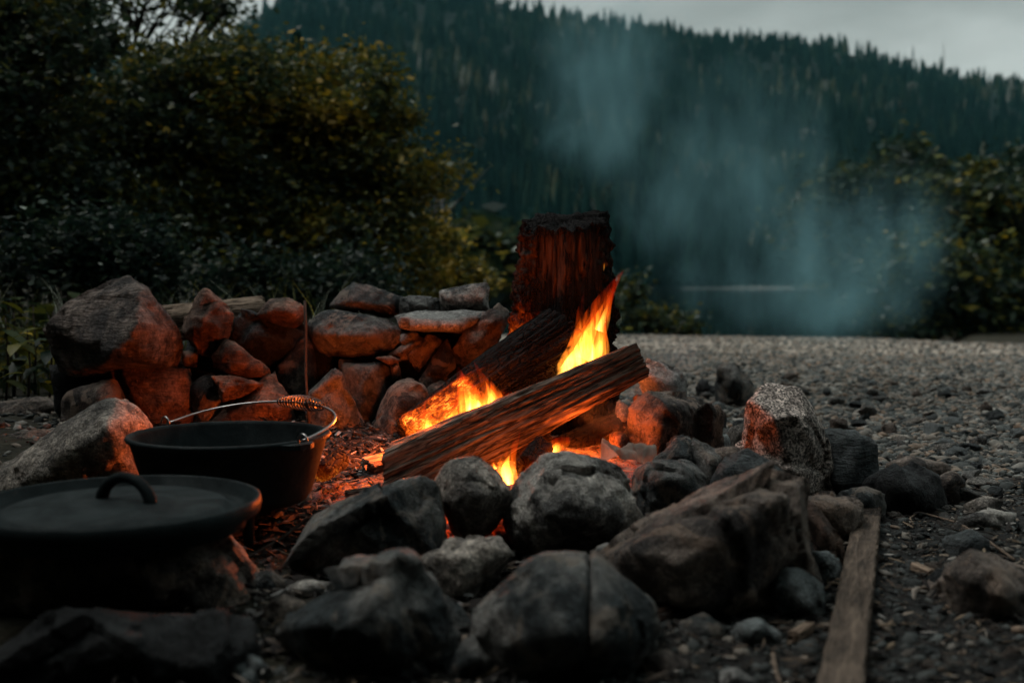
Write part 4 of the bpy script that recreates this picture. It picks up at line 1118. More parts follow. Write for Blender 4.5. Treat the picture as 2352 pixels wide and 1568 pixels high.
# ================================================================== WOOD
def log_mesh(name, L, planes, seg=90, ring=110, p=22, amp=0.06, fib=0.05, seed=0, taper=(1, 1), jag=0.01, slant=(0, 0, 0, 0), bend=0.0, bark=None):
    """axis along +X from 0 to L; planes = [(angle_deg, dist)] of the cross-section (angle 0 = +Y, 90 = +Z)"""
    rg = np.random.default_rng(seed)
    s = np.linspace(0, 1, seg); ph = np.linspace(0, 2 * math.pi, ring, endpoint=False)
    S, PH = np.meshgrid(s, ph, indexing='ij')
    q = 0
    for a, d in planes:
        q = q + np.clip(np.cos(PH - R(a)) / d, 0, None) ** p
    r = q ** (-1.0 / p)
    cy, cz = np.cos(PH), np.sin(PH)
    rm = sum(d for a, d in planes) / len(planes)
    pt = np.stack([S * L * 3.0, cy * 2.2, cz * 2.2], -1).reshape(-1, 3) + seed * 2.7
    big = fbm(pt, 4).reshape(S.shape)
    pf = np.stack([S * L * 3.5, cy * 11, cz * 11], -1).reshape(-1, 3) + seed
    fibre = fbm(pf, 4, 0.6).reshape(S.shape)
    splint = np.abs(noise3(np.stack([S * L * 3.0, cy * 5, cz * 5], -1).reshape(-1, 3) + seed * 5.1)).reshape(S.shape)
    crack = -np.clip(0.06 - splint, 0, 1) / 0.06
    r = r * (1 + amp * big + fib * fibre + 0.10 * crack) * (taper[0] + (taper[1] - taper[0]) * S)
    if bark is not None:                      # rough bark on one side: (angle, half width, depth)
        for a0, hw, dep in bark:
            dl = np.abs((PH - R(a0) + math.pi) % (2 * math.pi) - math.pi)
            wgt = 1 - sstep(R(hw) * 0.8, R(hw), dl)
            pb = np.stack([S * L * 34, cy * 9, cz * 9], -1).reshape(-1, 3) + seed
            r = r + wgt * (fbm(pb, 4, 0.65).reshape(S.shape) * dep + dep * 0.3)
    X = S * L + bend * 0
    Yv, Zv = r * cy, r * cz
    e = (2 * S - 1)
    jn = fbm(np.stack([cy * 4 + e * 7, cz * 4, S * 0 + seed], -1).reshape(-1, 3), 4).reshape(S.shape)
    X = X + np.clip(np.abs(e) * 8 - 7, 0, 1) * jn * jag
    y0, z0, y1, z1 = slant
    X = X + (1 - S) ** 7 * (Yv * y0 + Zv * z0) + S ** 7 * (Yv * y1 + Zv * z1)
    Zv = Zv + bend * np.sin(np.pi * S)
    V = np.stack([X, Yv, Zv], -1).reshape(-1, 3)
    i, j = np.meshgrid(np.arange(seg - 1), np.arange(ring), indexing='ij')
    a = i * ring + j; b = i * ring + (j + 1) % ring
    F = np.stack([a, a + ring, b + ring, b], -1).reshape(-1, 4)[:, ::-1]
    faces = [tuple(f) for f in F]
    Vl = V.tolist()
    # end faces: rings shrinking to the pith with fine radial relief
    for end in (0, seg - 1):
        idx = [end * ring + k for k in range(ring)]
        c = V[idx].mean(0)
        prev = idx
        for t in (0.75, 0.45, 0.15):
            cur = []
            for k, ii in enumerate(idx):
                q_ = c + (V[ii] - c) * t + np.array([rg.normal() * jag * 0.12, 0, 0])
                cur.append(len(Vl)); Vl.append(q_.tolist())
            for k in range(ring):
                f = (prev[k], prev[(k + 1) % ring], cur[(k + 1) % ring], cur[k])
                faces.append(f if end else f[::-1])
            prev = cur
        faces.append(tuple(prev) if end else tuple(prev[::-1]))
    return mesh(name, Vl, faces)
def place_log(name, A, B, planes, mat, label, cat='log', roll=0.0, parent=None, **kw):
    A, B = Vector(A), Vector(B)
    ax = (B - A); L = ax.length; ax.normalize()
    zz = (Vector((0, 0, 1)) - ax * ax.z)
    if zz.length < 0.3: zz = (Vector((0, 1, 0)) - ax * ax.y)
    zz.normalize(); yy = zz.cross(ax)
    me = log_mesh(name, L, planes, **kw)
    o = obj(name, me, mat, parent)
    Mx = Matrix((ax, yy, zz)).transposed().to_4x4() @ Matrix.Rotation(R(roll), 4, 'X')
    Mx.translation = A
    if parent is not None: Mx.translation = A - parent.location
    o.matrix_world = Mx
    if parent is not None: o.matrix_basis = Mx
    if label: tag(o, label, cat)
    return o
def ember_glow(axis_fn, strength, scale=(60, 90, 90), base=0.12):
    def g(m, tc, b):
        mask = axis_fn(m, tc, b)
        rid = m.math('ABSOLUTE', m.math('SUBTRACT', m.noise(m.coords(scale), 0.75, 5, 0.62, 0.9), 0.5))
        crack = m.ramp(rid, [(0.0, 1.0), (0.035, 0.42), (0.12, base)])
        nz = m.ramp(m.noise(m.coords(), 30, 4, 0.6), [(0.35, 0.05), (0.65, 1.0)])
        e = m.math('MULTIPLY', m.math('MULTIPLY', crack, nz), mask)
        col = m.ramp(e, [(0.0, (0.9, 0.06, 0.004)), (0.35, (1.0, 0.16, 0.01)), (0.8, (1.0, 0.42, 0.05))])
        return col, m.math('MULTIPLY', e, strength)
    return g
M['splitwood'] = wood_mat('split_wood', (0.055, 0.040, 0.032), (0.33, 0.25, 0.195),
                          char=lambda m, tc, b: m.math('MULTIPLY', axis_mask(m, tc, 0, 0.24, 0.52, b, 0.35), 0.62), cells=False)
M['charwood'] = wood_mat('charred_wood', (0.006, 0.006, 0.006), (0.02, 0.017, 0.015), char=lambda m, tc, b: axis_mask(m, tc, 0, -0.6, -0.5, b, 0.1),
                         glow=ember_glow(lambda m, tc, b: m.math('MULTIPLY', axis_mask(m, tc, 0, 0.19, 0.10, b, 0.10), axis_mask(m, tc, 1, 0.015, -0.02, b, 0.03)), 3.2))
M['blockwood'] = wood_mat('charred_block', (0.010, 0.008, 0.007), (0.070, 0.046, 0.034),
                          char=lambda m, tc, b: m.math('MAXIMUM', axis_mask(m, tc, 0, 0.47, 0.33, b, 0.26), axis_mask(m, tc, 0, 0.485, 0.52, b, 0.07)),
                          glow=ember_glow(lambda m, tc, b: m.math('MULTIPLY', axis_mask(m, tc, 0, 0.36, 0.20, b, 0.2), axis_mask(m, tc, 1, -0.035, -0.075, b, 0.05)), 1.6, (26, 70, 70), 0.05), wscale=0.8)
M['palewood'] = wood_mat('pale_firewood', (0.16, 0.115, 0.085), (0.46, 0.35, 0.26))
M['plank'] = wood_mat('weathered_plank', (0.05, 0.040, 0.033), (0.17, 0.13, 0.10), char=lambda m, tc, b: m.math('MULTIPLY', axis_mask(m, tc, 0, 0.10, 0.085, b, 0.02), 0.75), wscale=0.9, checks=0.25)
M['coal'] = wood_mat('glowing_coal', (0.02, 0.016, 0.013), (0.05, 0.04, 0.03), char=lambda m, tc, b: axis_mask(m, tc, 0, -0.6, -0.5, b, 0.1),
                     glow=ember_glow(lambda m, tc, b: axis_mask(m, tc, 2, 0.03, -0.015, b, 0.05), 0.55, (80, 60, 60), 0.12))

# front split log
place_log('split_log', P(900, 1094, 1.93), P(1458, 828, 2.16), [(-90, .036), (-150, .040), (95, .030), (60, .033), (180, .036), (0, .036), (-35, .038)], M['splitwood'],
          'long split log lying slanted across the fire, pale at its low end', roll=-16, seg=150, ring=150, p=30, seed=4, amp=.12, fib=.13, jag=.012, taper=(1.75, 1.02), slant=(.55, .45, 0, 0))
# charred log behind it
place_log('charred_log', P(945, 1012, 2.08), P(1300, 790, 2.26), [(a, .068) for a in range(0, 360, 45)], M['charwood'],
          'black charred log glowing at its lower end behind the split log', seg=120, ring=140, p=12, seed=9, amp=.16, fib=.12, jag=.02, taper=(.72, 1.15))
# upright block
place_log('upright_block', P(1286, 1075, 2.42), P(1296, 508, 2.44), [(-76, .100), (-128, .086), (180, .098), (150, .105), (12, .098), (-25, .100), (90, .10), (45, .11)], M['blockwood'],
          'charred upright block of split wood standing in the fire', 'wood block', seg=170, ring=190, p=46, seed=13, amp=.20, fib=.09, jag=.02, taper=(1.22, .86), slant=(0, 0, .10, .28),
          bark=[(0, 46, .022), (180, 46, .022)])
# other pieces of wood
place_log('firewood', P(372, 738, 2.80), P(606, 716, 2.86), [(-90, .05), (90, .040), (0, .05), (180, .05), (45, .045), (125, .042)], M['palewood'],
          'pale split firewood lying behind the stacked wall', seg=80, ring=80, p=16, seed=21, amp=.12, fib=.07, jag=.015)
place_log('wood_chunk', P(845, 1082, 1.98), P(915, 1066, 2.02), [(-90, .020), (90, .020), (0, .022), (180, .022)], M['palewood'],
          'short orange-lit wood chunk beside the low end of the split log', 'wood chunk', seg=40, ring=50, p=30, seed=23, amp=.06, fib=.05, roll=12)
for k, (a, b, r, lab) in enumerate([((738, 1086, 1.86), (782, 1052, 1.92), .017, 'glowing red coal lying against the pot'),
                                   ((1150, 1062, 2.02), (1262, 1018, 2.06), .026, 'glowing charred stick under the middle of the split log'),
                                   ((1210, 1075, 1.92), (1246, 1030, 1.98), .022, 'checkered black coal behind the gap between the two front boulders'),
                                   ((1290, 1040, 2.12), (1420, 985, 2.22), .032, 'red smouldering log end under the raised end of the split log'),
                                   ((935, 1040, 2.05), (985, 1016, 2.08), .022, 'orange coal at the foot of the smallest flame'),
                                   ((795, 1135, 1.84), (842, 1128, 1.85), .007, 'burnt stick end lying on the ash near the pot')]):
    place_log('coal', P(*a), P(*b), [(t * 60, r) for t in range(6)], M['coal'] if k != 5 else M['splitwood'], lab, 'coal' if k != 5 else 'stick', seg=30, ring=40, p=10, seed=40 + k, amp=.2, fib=.12, jag=.012)
# plank on the right
pa, pb = G(1996, 1160, .022), G(1925, 1600, .024)
pb = pa + (pb - pa) * 1.25
def plank():
    ax = (pb - pa); L = ax.length; ax.normalize(); zz = Vector((0, 0, 1)); yy = zz.cross(ax)
    n, V, F = 60, [], []
    rgp = np.random.default_rng(2)
    prof = [(-.0205, .0), (-.0205, -.026), (.0205, -.026), (.0205, .0), (.0185, .0022), (-.0185, .0022)]
    for i in range(n + 1):
        s = i / n
        for k, (y, z) in enumerate(prof):
            V.append((s * L + (rgp.normal() * .002 if i in (0, n) else 0), y + rgp.normal() * .0006, z + rgp.normal() * .0004))
    for i in range(n):
        for k in range(6):
            F.append((i * 6 + k, i * 6 + (k + 1) % 6, i * 6 + 6 + (k + 1) % 6, i * 6 + 6 + k))
    F += [tuple(range(6)), tuple(n * 6 + 5 - k for k in range(6))]
    o = obj('plank', mesh('plank', V, F, False), M['plank'])
    Mx = Matrix((ax, yy, zz)).transposed().to_4x4(); Mx.translation = pa; o.matrix_world = Mx
    tag(o, 'narrow weathered plank lying on the soil, its far end blackened', 'plank')
plank()

# ================================================================== POT AND LID
pc = P(528, 998, 1.72)
pot = tag(empty('dutch_oven', (pc.x, pc.y, pc.z - 0.128)), 'black cast iron camp pot with a wire handle beside the fire', 'pot')
V, F = lathe([(0.0, 0.022), (0.105, 0.022), (0.118, 0.027), (0.126, 0.04), (0.150, 0.122), (0.1545, 0.124), (0.1565, 0.1275), (0.1545, 0.131), (0.148, 0.131), (0.1445, 0.126), (0.120, 0.045), (0.110, 0.033), (0.0, 0.031)], 128)
obj('body', mesh('body', V, F), M['iron'], pot)
for k in range(3):
    a = R(60 + 120 * k)
    V, F = tube_arrays([(0.09 * math.cos(a), 0.09 * math.sin(a), 0.026), (0.096 * math.cos(a), 0.096 * math.sin(a), -0.03)], [0.011, 0.007], 10)
    obj('leg', mesh('leg', V, F), M['iron'], pot)
EA = R(-38)
ax = Vector((math.cos(EA), math.sin(EA), 0)); pr = Vector((-ax.y, ax.x, 0))
ear_pts = []
for sgn in (1, -1):
    V, F = [], []
    for z in (0.121, 0.1285):
        for r_, w_ in ((0.146, -.034), (0.168, -.024), (0.176, -.010), (0.176, .010), (0.168, .024), (0.146, .034)):
            V.append(ax * r_ * sgn + pr * w_ + Vector((0, 0, z)))
    F = [(0, 1, 2, 3, 4, 5), (11, 10, 9, 8, 7, 6)] + [(k, (k + 1) % 6, (k + 1) % 6 + 6, k + 6) for k in range(6)]
    e = obj('ear', mesh('ear', V, F, False), M['iron'], pot)
    ear_pts.append(ax * 0.166 * sgn + Vector((0, 0, 0.128)))
TAU = R(13)
ud = pr * math.cos(TAU) + Vector((0, 0, 1)) * math.sin(TAU)
def bail(t):          # t 0..1 from left ear to right ear
    th = math.pi * t
    c = -math.cos(th); s = math.sin(th) ** 0.75
    return ax * 0.166 * c + Vector((0, 0, 0.132)) + ud * 0.150 * s
bp = [bail(t) for t in np.linspace(0.0, 1.0, 60)]
# hooks at both ends
def hook(c, sgn):
    return [c + Vector((0, 0, -.012)) * 1 + ax * sgn * (.004 + .010 * math.cos(a)) + Vector((0, 0, .012 + .011 * math.sin(a))) for a in np.linspace(0, 5.2, 16)]
V, F = tube_arrays(bp, 0.0019, 8)
bl = obj('bail_handle', mesh('bail_handle', V, F), M['wire'], pot)
V, F = tube_arrays(hook(bp[-1], 1), 0.0019, 8); obj('hook', mesh('hook', V, F), M['wire'], bl)
V, F = tube_arrays(hook(bp[0], -1), 0.0019, 8); obj('hook', mesh('hook', V, F), M['wire'], bl)
cp = []
N = 15 * 22
for i in range(N + 1):
    t = 0.40 + 0.22 * i / N
    c = bail(t); tg = (bail(t + .004) - bail(t - .004)).normalized()
    a1 = tg.orthogonal().normalized(); a2 = tg.cross(a1)
    rr = 0.0045 + 0.0075 * math.sin(math.pi * i / N) ** 0.8
    th = 2 * math.pi * 15 * i / N
    cp.append(c + (a1 * math.cos(th) + a2 * math.sin(th)) * rr)
V, F = tube_arrays(cp, 0.0014, 6)
obj('coil_grip', mesh('coil_grip', V, F), M['darkwire'], bl)

lc = P(266, 1158, 1.29)
lid = tag(empty('pot_lid', (lc.x, lc.y, lc.z - 0.014)), 'black cast iron pot lid with an arched handle lying on a rugged stone', 'lid')
V, F = lathe([(0.0, -0.004), (0.140, -0.006), (0.144, -0.014), (0.149, -0.014), (0.151, -0.004), (0.160, 0.0), (0.1655, 0.003), (0.1675, 0.011), (0.1665, 0.0195), (0.164, 0.0205), (0.1612, 0.0190), (0.1575, 0.004), (0.150, 0.0015), (0.136, 0.003), (0.126, 0.0125), (0.12, 0.0145), (0.06, 0.0165), (0.0, 0.0172)], 160)
obj('plate', mesh('plate', V, F), M['iron'], lid)
ha_ = Vector((0.035, -0.016, 0)); hp = []
for a in np.linspace(-0.12, math.pi + 0.12, 24):
    hp.append(ha_ * (-math.cos(a)) + Vector((0.008, 0.012, 0.010 + 0.034 * math.sin(a))))
V, F = tube_arrays(hp, [0.0085 - 0.002 * math.sin(math.pi * i / 23) for i in range(24)], 14)
obj('handle', mesh('handle', V, F), M['iron'], lid)

# ================================================================== FIRE
# bed of embers: low uneven mounds of hot ash
def ember_bed(name, cx, cy, rx, ry, h, label, seed, strength):
    n = 46
    xs = np.linspace(-1, 1, n)
    Xg, Yg = np.meshgrid(xs, xs, indexing='ij')
    rr = np.hypot(Xg, Yg)
    Xw, Yw = cx + Xg * rx, cy + Yg * ry
    nz = fbm(np.stack([Xw * 30, Yw * 30, Xw * 0 + seed], -1).reshape(-1, 3), 4).reshape(Xg.shape)
    nr = np.abs(noise3(np.stack([Xw * 60, Yw * 60, Xw * 0 + seed], -1).reshape(-1, 3))).reshape(Xg.shape)
    Z = ground_z(Xw, Yw) + h * np.clip(1 - rr ** 2, -.4, 1) + (0.016 * nz + 0.012 * nr) * np.clip(1.3 - rr, 0, 1)
    V = np.stack([Xw - cx, Yw - cy, Z], -1).reshape(-1, 3)
    i, j = np.meshgrid(np.arange(n - 1), np.arange(n - 1), indexing='ij'); a = (i * n + j).ravel()
    F = np.stack([a, a + n, a + n + 1, a + 1], -1)
    keep = (rr.reshape(-1)[F].min(1) < 1.0)
    m = Mat('ember_ash')
    v = m.coords(jitter=False)
    tcx = m.n('TexCoord').outputs['Object']
    sc_ = m.n('Mapping'); sc_.inputs['Scale'].default_value = (1 / rx, 1 / ry, 0); m.l(tcx, sc_.inputs['Vector'])
    ln = m.n('VectorMath', operation='LENGTH'); m.l(sc_.outputs[0], ln.inputs[0])
    wob = m.noise(v, 22, 5, 0.7, 0.5)
    core = m.n('MapRange', interpolation_type='SMOOTHSTEP'); m.l(m.math('ADD', ln.outputs['Value'], m.math('MULTIPLY', m.math('SUBTRACT', wob, 0.5), 1.1)), core.inputs['Value'])
    core.inputs['From Min'].default_value, core.inputs['From Max'].default_value = 0.95, 0.25
    rid = m.math('ABSOLUTE', m.math('SUBTRACT', m.noise(v, 62, 5, 0.65, 0.8), 0.5))
    cr = m.ramp(rid, [(0.0, 1.0), (0.03, 0.35), (0.10, 0.02)])
    e = m.math('MULTIPLY', m.math('MULTIPLY', cr, m.ramp(wob, [(0.36, 0.0), (0.62, 1.0)])), core.outputs['Result'])
    ec = m.ramp(e, [(0.0, (1.0, 0.05, 0.003)), (0.4, (1.0, 0.14, 0.008)), (0.9, (1.0, 0.42, 0.05))])
    ash = m.mix(m.ramp(m.noise(v, 50, 5, 0.7), [(0.4, 0.0), (0.66, 1.0)]), (0.012, 0.011, 0.011), (0.17, 0.17, 0.17))
    m.surf(ash, 0.9, m.bump(wob, 0.8, 0.01), 0.15, ec, m.math('MULTIPLY', e, strength))
    o = obj(name, mesh(name, V, F[keep]), m.m, None, (cx, cy, 0.006))
    return tag(o, label, 'embers', kind='stuff')
q = G(1150, 1075, .06); ember_bed('embers', 0.02, 2.02, .30, .26, .02, 'glowing ember bed under the burning logs', 3, 2.2)
q = G(850, 1120, .05); ember_bed('embers', q.x, q.y, .12, .10, .006, 'orange embers and grey ash between the pot and the log end', 5, 2.0)
q = G(1030, 1250, .0); ember_bed('embers', q.x + .01, q.y + .04, .10, .14, .05, 'hot coals glimpsed through the gap between the front stones', 8, 9.0)

def flame_mat(name, H, strength, hot=1.0, bias=0.0):
    m = Mat(name)
    tc = m.n('TexCoord').outputs['Object']
    sp = m.n('SeparateXYZ'); m.l(tc, sp.inputs[0])
    t = m.math('DIVIDE', sp.outputs[2], H)
    v = m.coords((1.0, 1.0, 0.16))
    nz = m.noise(v, 85, 4, 0.6, 0.9)
    t2 = m.math('ADD', m.math('SUBTRACT', t, bias), m.math('MULTIPLY', m.math('SUBTRACT', nz, 0.5), 0.55))
    col = m.ramp(t2, [(0.0, (1.0, 0.44, 0.07)), (0.30, (1.0, 0.30, 0.026)), (0.62, (1.0, 0.12, 0.006)), (1.0, (1.0, 0.035, 0.003))])
    dens = m.ramp(t2, [(0.0, 1.0 * hot), (0.35, 0.8 * hot), (0.65, 0.42), (1.0, 0.12)])
    st = m.ramp(nz, [(0.41, 0.02), (0.50, 0.5), (0.62, 2.0)])
    e = m.n('Emission'); m.l(col, e.inputs['Color'])
    m.l(m.math('MULTIPLY', m.math('MULTIPLY', dens, st), strength * 4.0), e.inputs['Strength'])
    m.l(e.outputs[0], m.out.inputs['Volume'])
    m.m.cycles.volume_step_rate = 0.6
    return m.m
def flame(spine, d, widths, label, strength=55, thick=0.55, seed=0, hot=1.0, parent=None, light=0.0, dl=None):
    """spine in picture units from base to tip, all at distance d (or (d0, d1) base to tip)"""
    n0 = len(spine)
    rg = np.random.default_rng(seed)
    d0, d1 = d if hasattr(d, '__len__') else (d, d)
    ts = np.linspace(0, 1, 26)
    sx = np.interp(ts, np.linspace(0, 1, n0), [p[0] for p in spine]); sy = np.interp(ts, np.linspace(0, 1, n0), [p[1] for p in spine])
    sm = np.ones(5) / 5
    for arr in (sx, sy):
        pad = np.concatenate([[arr[0]] * 2, arr, [arr[-1]] * 2]); s_ = np.convolve(pad, sm, 'valid'); arr[1:-1] = s_[1:-1]
    w = np.interp(ts, np.linspace(0, 1, n0), widths)
    base = P(sx[0], sy[0], d0)
    V, F = [], []
    n = 18
    for i, t in enumerate(ts):
        dd = d0 + (d1 - d0) * t
        c = P(sx[i], sy[i], dd)
        j0, j1 = max(i - 1, 0), min(i + 1, len(ts) - 1)
        tg = P(sx[j1], sy[j1], dd) - P(sx[j0], sy[j0], dd)
        tg.y = 0; tg.normalize()
        side = Vector((tg.z, 0, -tg.x))
        hw = max(w[i] * dd / FPX * 0.5, 0.0006)
        for k in range(n):
            a = 2 * math.pi * k / n
            wob = 1 + 0.16 * math.sin(3 * a + 5 * t + seed) + 0.10 * math.sin(5 * a - 9 * t + seed * 2)
            V.append(c + side * (hw * math.cos(a) * wob) + Vector((0, 1, 0)) * (hw * thick * math.sin(a) * wob) - base)
    for i in range(len(ts) - 1):
        for k in range(n):
            F.append((i * n + k, i * n + (k + 1) % n, (i + 1) * n + (k + 1) % n, (i + 1) * n + k))
    F.append(tuple(range(n))[::-1]); F.append(tuple((len(ts) - 1) * n + k for k in range(n)))
    H = max(v.z for v in V)
    o = tag(empty('flame', base), label, 'flame', 'flames of the campfire')
    cen = [sum((V[i * n + k] for k in range(n)), Vector()) / n for i in range(len(ts))]
    Vm = [cen[i // n] + (v - cen[i // n]) * (1.22 if i // n < len(ts) - 1 else 1.0) for i, v in enumerate(V)]
    obj('mantle', mesh('mantle', Vm, F), flame_mat('fire_mantle', H, strength * 0.38, hot * 0.9, -0.12), o)
    m_ = len(ts)
    Vc = []
    for i in range(m_):
        u = i * 0.62; a0 = int(u); fr = u - a0
        a1 = min(a0 + 1, m_ - 1)
        c = cen[a0].lerp(cen[a1], fr); sh = 0.72 * (1 - (i / (m_ - 1)) ** 2) + 0.02
        for k in range(n):
            q0 = V[a0 * n + k] - cen[a0]; q1 = V[a1 * n + k] - cen[a1]
            Vc.append(c + q0.lerp(q1, fr) * sh)
    obj('core', mesh('core', Vc, F), flame_mat('fire_core', H, strength * 1.25, hot, 0.1), o)
    if light:
        li = bpy.data.lights.new('firelight', 'POINT')
        li.energy = light; li.color = (1.0, 0.145, 0.017); li.shadow_soft_size = 0.05
        lo = bpy.data.objects.new('firelight', li); C.objects.link(lo)
        lo.parent = o
        lo.location = dl if dl is not None else (0, 0, 0.05)
    return o
# large flame rising along the upright block
flame([(1266, 876), (1318, 838), (1350, 778), (1374, 720), (1398, 674), (1416, 645), (1434, 618)], (2.17, 2.19), [24, 62, 62, 40, 24, 12, 2], 'tallest flame licking up the side of the upright block', 75, .5, 1, light=1.35, dl=(.085, -.01, .05))
flame([(1356, 832), (1374, 795), (1380, 752), (1392, 715), (1396, 690)], (2.17, 2.19), [46, 44, 24, 12, 2], 'broad flame at the foot of the tallest one', 80, .5, 2)
flame([(1248, 880), (1290, 852), (1335, 826), (1388, 800)], 2.19, [8, 34, 46, 16], 'bright yellow fire lying along the top of the split log', 150, .6, 3, 1.3)
flame([(1328, 820), (1334, 770), (1332, 715), (1342, 672)], 2.19, [26, 24, 14, 2], 'dim red tongue against the upright block', 26, .5, 4)
flame([(1376, 760), (1392, 716), (1402, 676), (1414, 640)], 2.18, [26, 20, 12, 2], 'thin pointed tip rising past the edge of the upright block', 60, .6, 21)
flame([(1386, 622), (1388, 606), (1393, 588)], 2.3, [3, 12, 2], 'tiny detached red flame above the tallest one', 26, .5, 5)
# flames at the middle of the log
flame([(1100, 970), (1086, 935), (1070, 897), (1060, 868), (1053, 842)], 2.065, [84, 64, 36, 18, 2], 'pointed white-hot flame over the middle of the charred log', 130, .6, 6, 1.3, light=3.1, dl=(-.03, -.01, .04))
flame([(1132, 955), (1134, 920), (1120, 885), (1104, 858), (1088, 830)], 2.075, [50, 44, 22, 11, 2], 'curling flame beside the pointed one', 90, .6, 7)
flame([(1030, 995), (1042, 960), (1050, 925), (1046, 890)], 2.06, [56, 60, 34, 2], 'low broad flame spreading over the glowing charred log', 60, .6, 8)
flame([(1078, 905), (1070, 880), (1076, 852)], 2.09, [10, 10, 2], 'faint red wisp above the pointed flame', 24, .6, 9)
flame([(1146, 935), (1160, 914), (1176, 898)], 2.07, [16, 18, 2], 'small flicker near the knot of the charred log', 70, .6, 10)
flame([(982, 1020), (988, 990), (980, 964), (972, 944), (978, 922)], 2.02, [44, 42, 26, 13, 2], 'smallest white-yellow flame near the low end of the log', 150, .6, 11, 1.3, light=17.0, dl=(-.015, .0, .035))
flame([(1000, 985), (1002, 960), (996, 935), (1006, 905)], 2.06, [14, 10, 7, 2], 'dark red wisp behind the smallest flame', 22, .6, 12)
# flames under the log
flame([(1166, 1112), (1160, 1078), (1168, 1050), (1184, 1022), (1196, 984)], 1.86, [36, 40, 26, 12, 2], 'forked flame between the egg-shaped and the grey boulder', 110, .5, 13, 1.2, light=.6, dl=(.02, .06, .03))
flame([(1182, 1146), (1196, 1115), (1212, 1085), (1226, 1056)], 1.80, [16, 24, 16, 2], 'slim leaning flame against the grey boulder', 110, .5, 14, 1.2)
flame([(1138, 1076), (1132, 1062), (1128, 1052)], 1.82, [10, 10, 2], 'tiny flame peeking over the egg-shaped boulder', 90, .5, 15)
flame([(1270, 1042), (1280, 1022), (1300, 1012), (1314, 1004)], 2.02, [24, 28, 20, 2], 'low yellow flame beneath the raised part of the split log', 120, .5, 16, 1.2, light=2.4, dl=(.06, .02, .03))

# crumpled paper by the fire
def paper():
    rg = np.random.default_rng(6)
    c = P(1438, 1040, 1.86)
    n, k = 44, 26
    U, W = np.meshgrid(np.linspace(0, 1, n), np.linspace(0, 1, k), indexing='ij')
    x = (U - .45) * .092; y = (W - .5) * .06 * (1 - .25 * U)
    z = .012 + .020 * np.sin(W * 3.1) * (0.5 + .8 * U) + .026 * np.clip((.34 - U) / .34, 0, 1) ** 1.1 * (1 - W * .55) - .010 * np.clip(U - .8, 0, 1) * 5
    Q = np.stack([x, y, z], -1).reshape(-1, 3)
    z = z + facet_noise(Q, 14, .30, .0008, rg).reshape(x.shape) + .008 * fbm(Q * 32, 3).reshape(x.shape)
    y = y + .006 * fbm(Q * 45 + 9, 3).reshape(x.shape)
    X = np.stack([x, y, z], -1).reshape(-1, 3)
    i, j = np.meshgrid(np.arange(n - 1), np.arange(k - 1), indexing='ij'); q_ = (i * k + j).ravel()
    F = np.stack([q_, q_ + k, q_ + k + 1, q_ + 1], -1)
    m = Mat('white_paper')
    nz = m.noise(m.coords(), 40, 4, 0.6)
    col = m.mix(m.ramp(nz, [(0.35, 0.0), (0.7, 1.0)]), (0.24, 0.21, 0.18), (0.40, 0.36, 0.31))
    d = m.n('BsdfDiffuse'); m.l(col, d.inputs['Color']); t = m.n('BsdfTranslucent'); m.l(col, t.inputs['Color'])
    s = m.n('MixShader', Fac=0.5); m.l(d.outputs[0], s.inputs[1]); m.l(t.outputs[0], s.inputs[2]); m.l(s.outputs[0], m.out.inputs['Surface'])
    c.z = 0.095
    tag(obj('crumpled_paper', mesh('crumpled_paper', X, F, False), m.m, None, c), 'crumpled scrap of white paper at the edge of the fire', 'paper')
paper()

# ================================================================== STICKS AND LITTER
tag(tube('stick', [P(700, 690, 2.42), P(703, 760, 2.40), P(702, 850, 2.36), P(706, 930, 2.32), P(712, 985, 2.29)], [.0034, .0032, .003, .0028, .0025], M['darktwig'], None, 7, P(712, 985, 2.29)),
    'thin grey stick leaning upright against the wall by the oval boulder', 'stick')
for pts, r, mat, lab in [
    ([(560, 1285), (640, 1240), (700, 1195), (735, 1182)], .0028, 'darktwig', 'bent dark twig on the ash in front of the pot'),
    ([(585, 1300), (600, 1322), (640, 1330), (665, 1318)], .0022, 'twig', 'small curved twig touching the long rough stone'),
    ([(2040, 1172), (2120, 1178), (2200, 1200), (2260, 1235), (2330, 1285)], .0022, 'twig', 'long thin twig crossing the litter past the plank'),
    ([(2098, 1205), (2090, 1190), (2105, 1178)], .0018, 'twig', 'short crooked twig joined near the end of the plank'),
    ([(1895, 1352), (1920, 1330), (1940, 1312)], .0022, 'twig', 'little pale twig between the bluish chunk and the plank'),
    ([(1775, 1500), (1782, 1540), (1800, 1590)], .0022, 'twig', 'thin stalk sticking from the soil beside the plank'),
    ([(2076, 1355), (2130, 1348)], .0020, 'twig', 'straight bit of stick lying beside the reddish-brown stone'),
    ([(2160, 1480), (2200, 1452), (2235, 1420)], .0018, 'darktwig', 'dark twig at the foot of the reddish-brown stone'),
]:
    q = [G(x, y, gz(G(x, y).x, G(x, y).y) + .006) for x, y in pts]
    tag(tube('twig', q, r, M[mat], None, 6, q[0]), lab, 'twig')
place_log('wood_scrap', G(2098, 1300, .01), G(2142, 1318, .008), [(a, .006) for a in (0, 90, 180, 270)], M['palewood'], 'splintered scrap of pale wood on the litter past the plank', 'wood scrap', seg=16, ring=20, p=8, seed=70, amp=.2, fib=.1)
place_log('wood_scrap', G(1822, 1462, .01), G(1858, 1440, .012), [(a, .006) for a in (0, 90, 180, 270)], M['palewood'], 'orange-brown splinter of wood on the soil between the plank and the stones', 'wood scrap', seg=16, ring=20, p=8, seed=71, amp=.2, fib=.1)
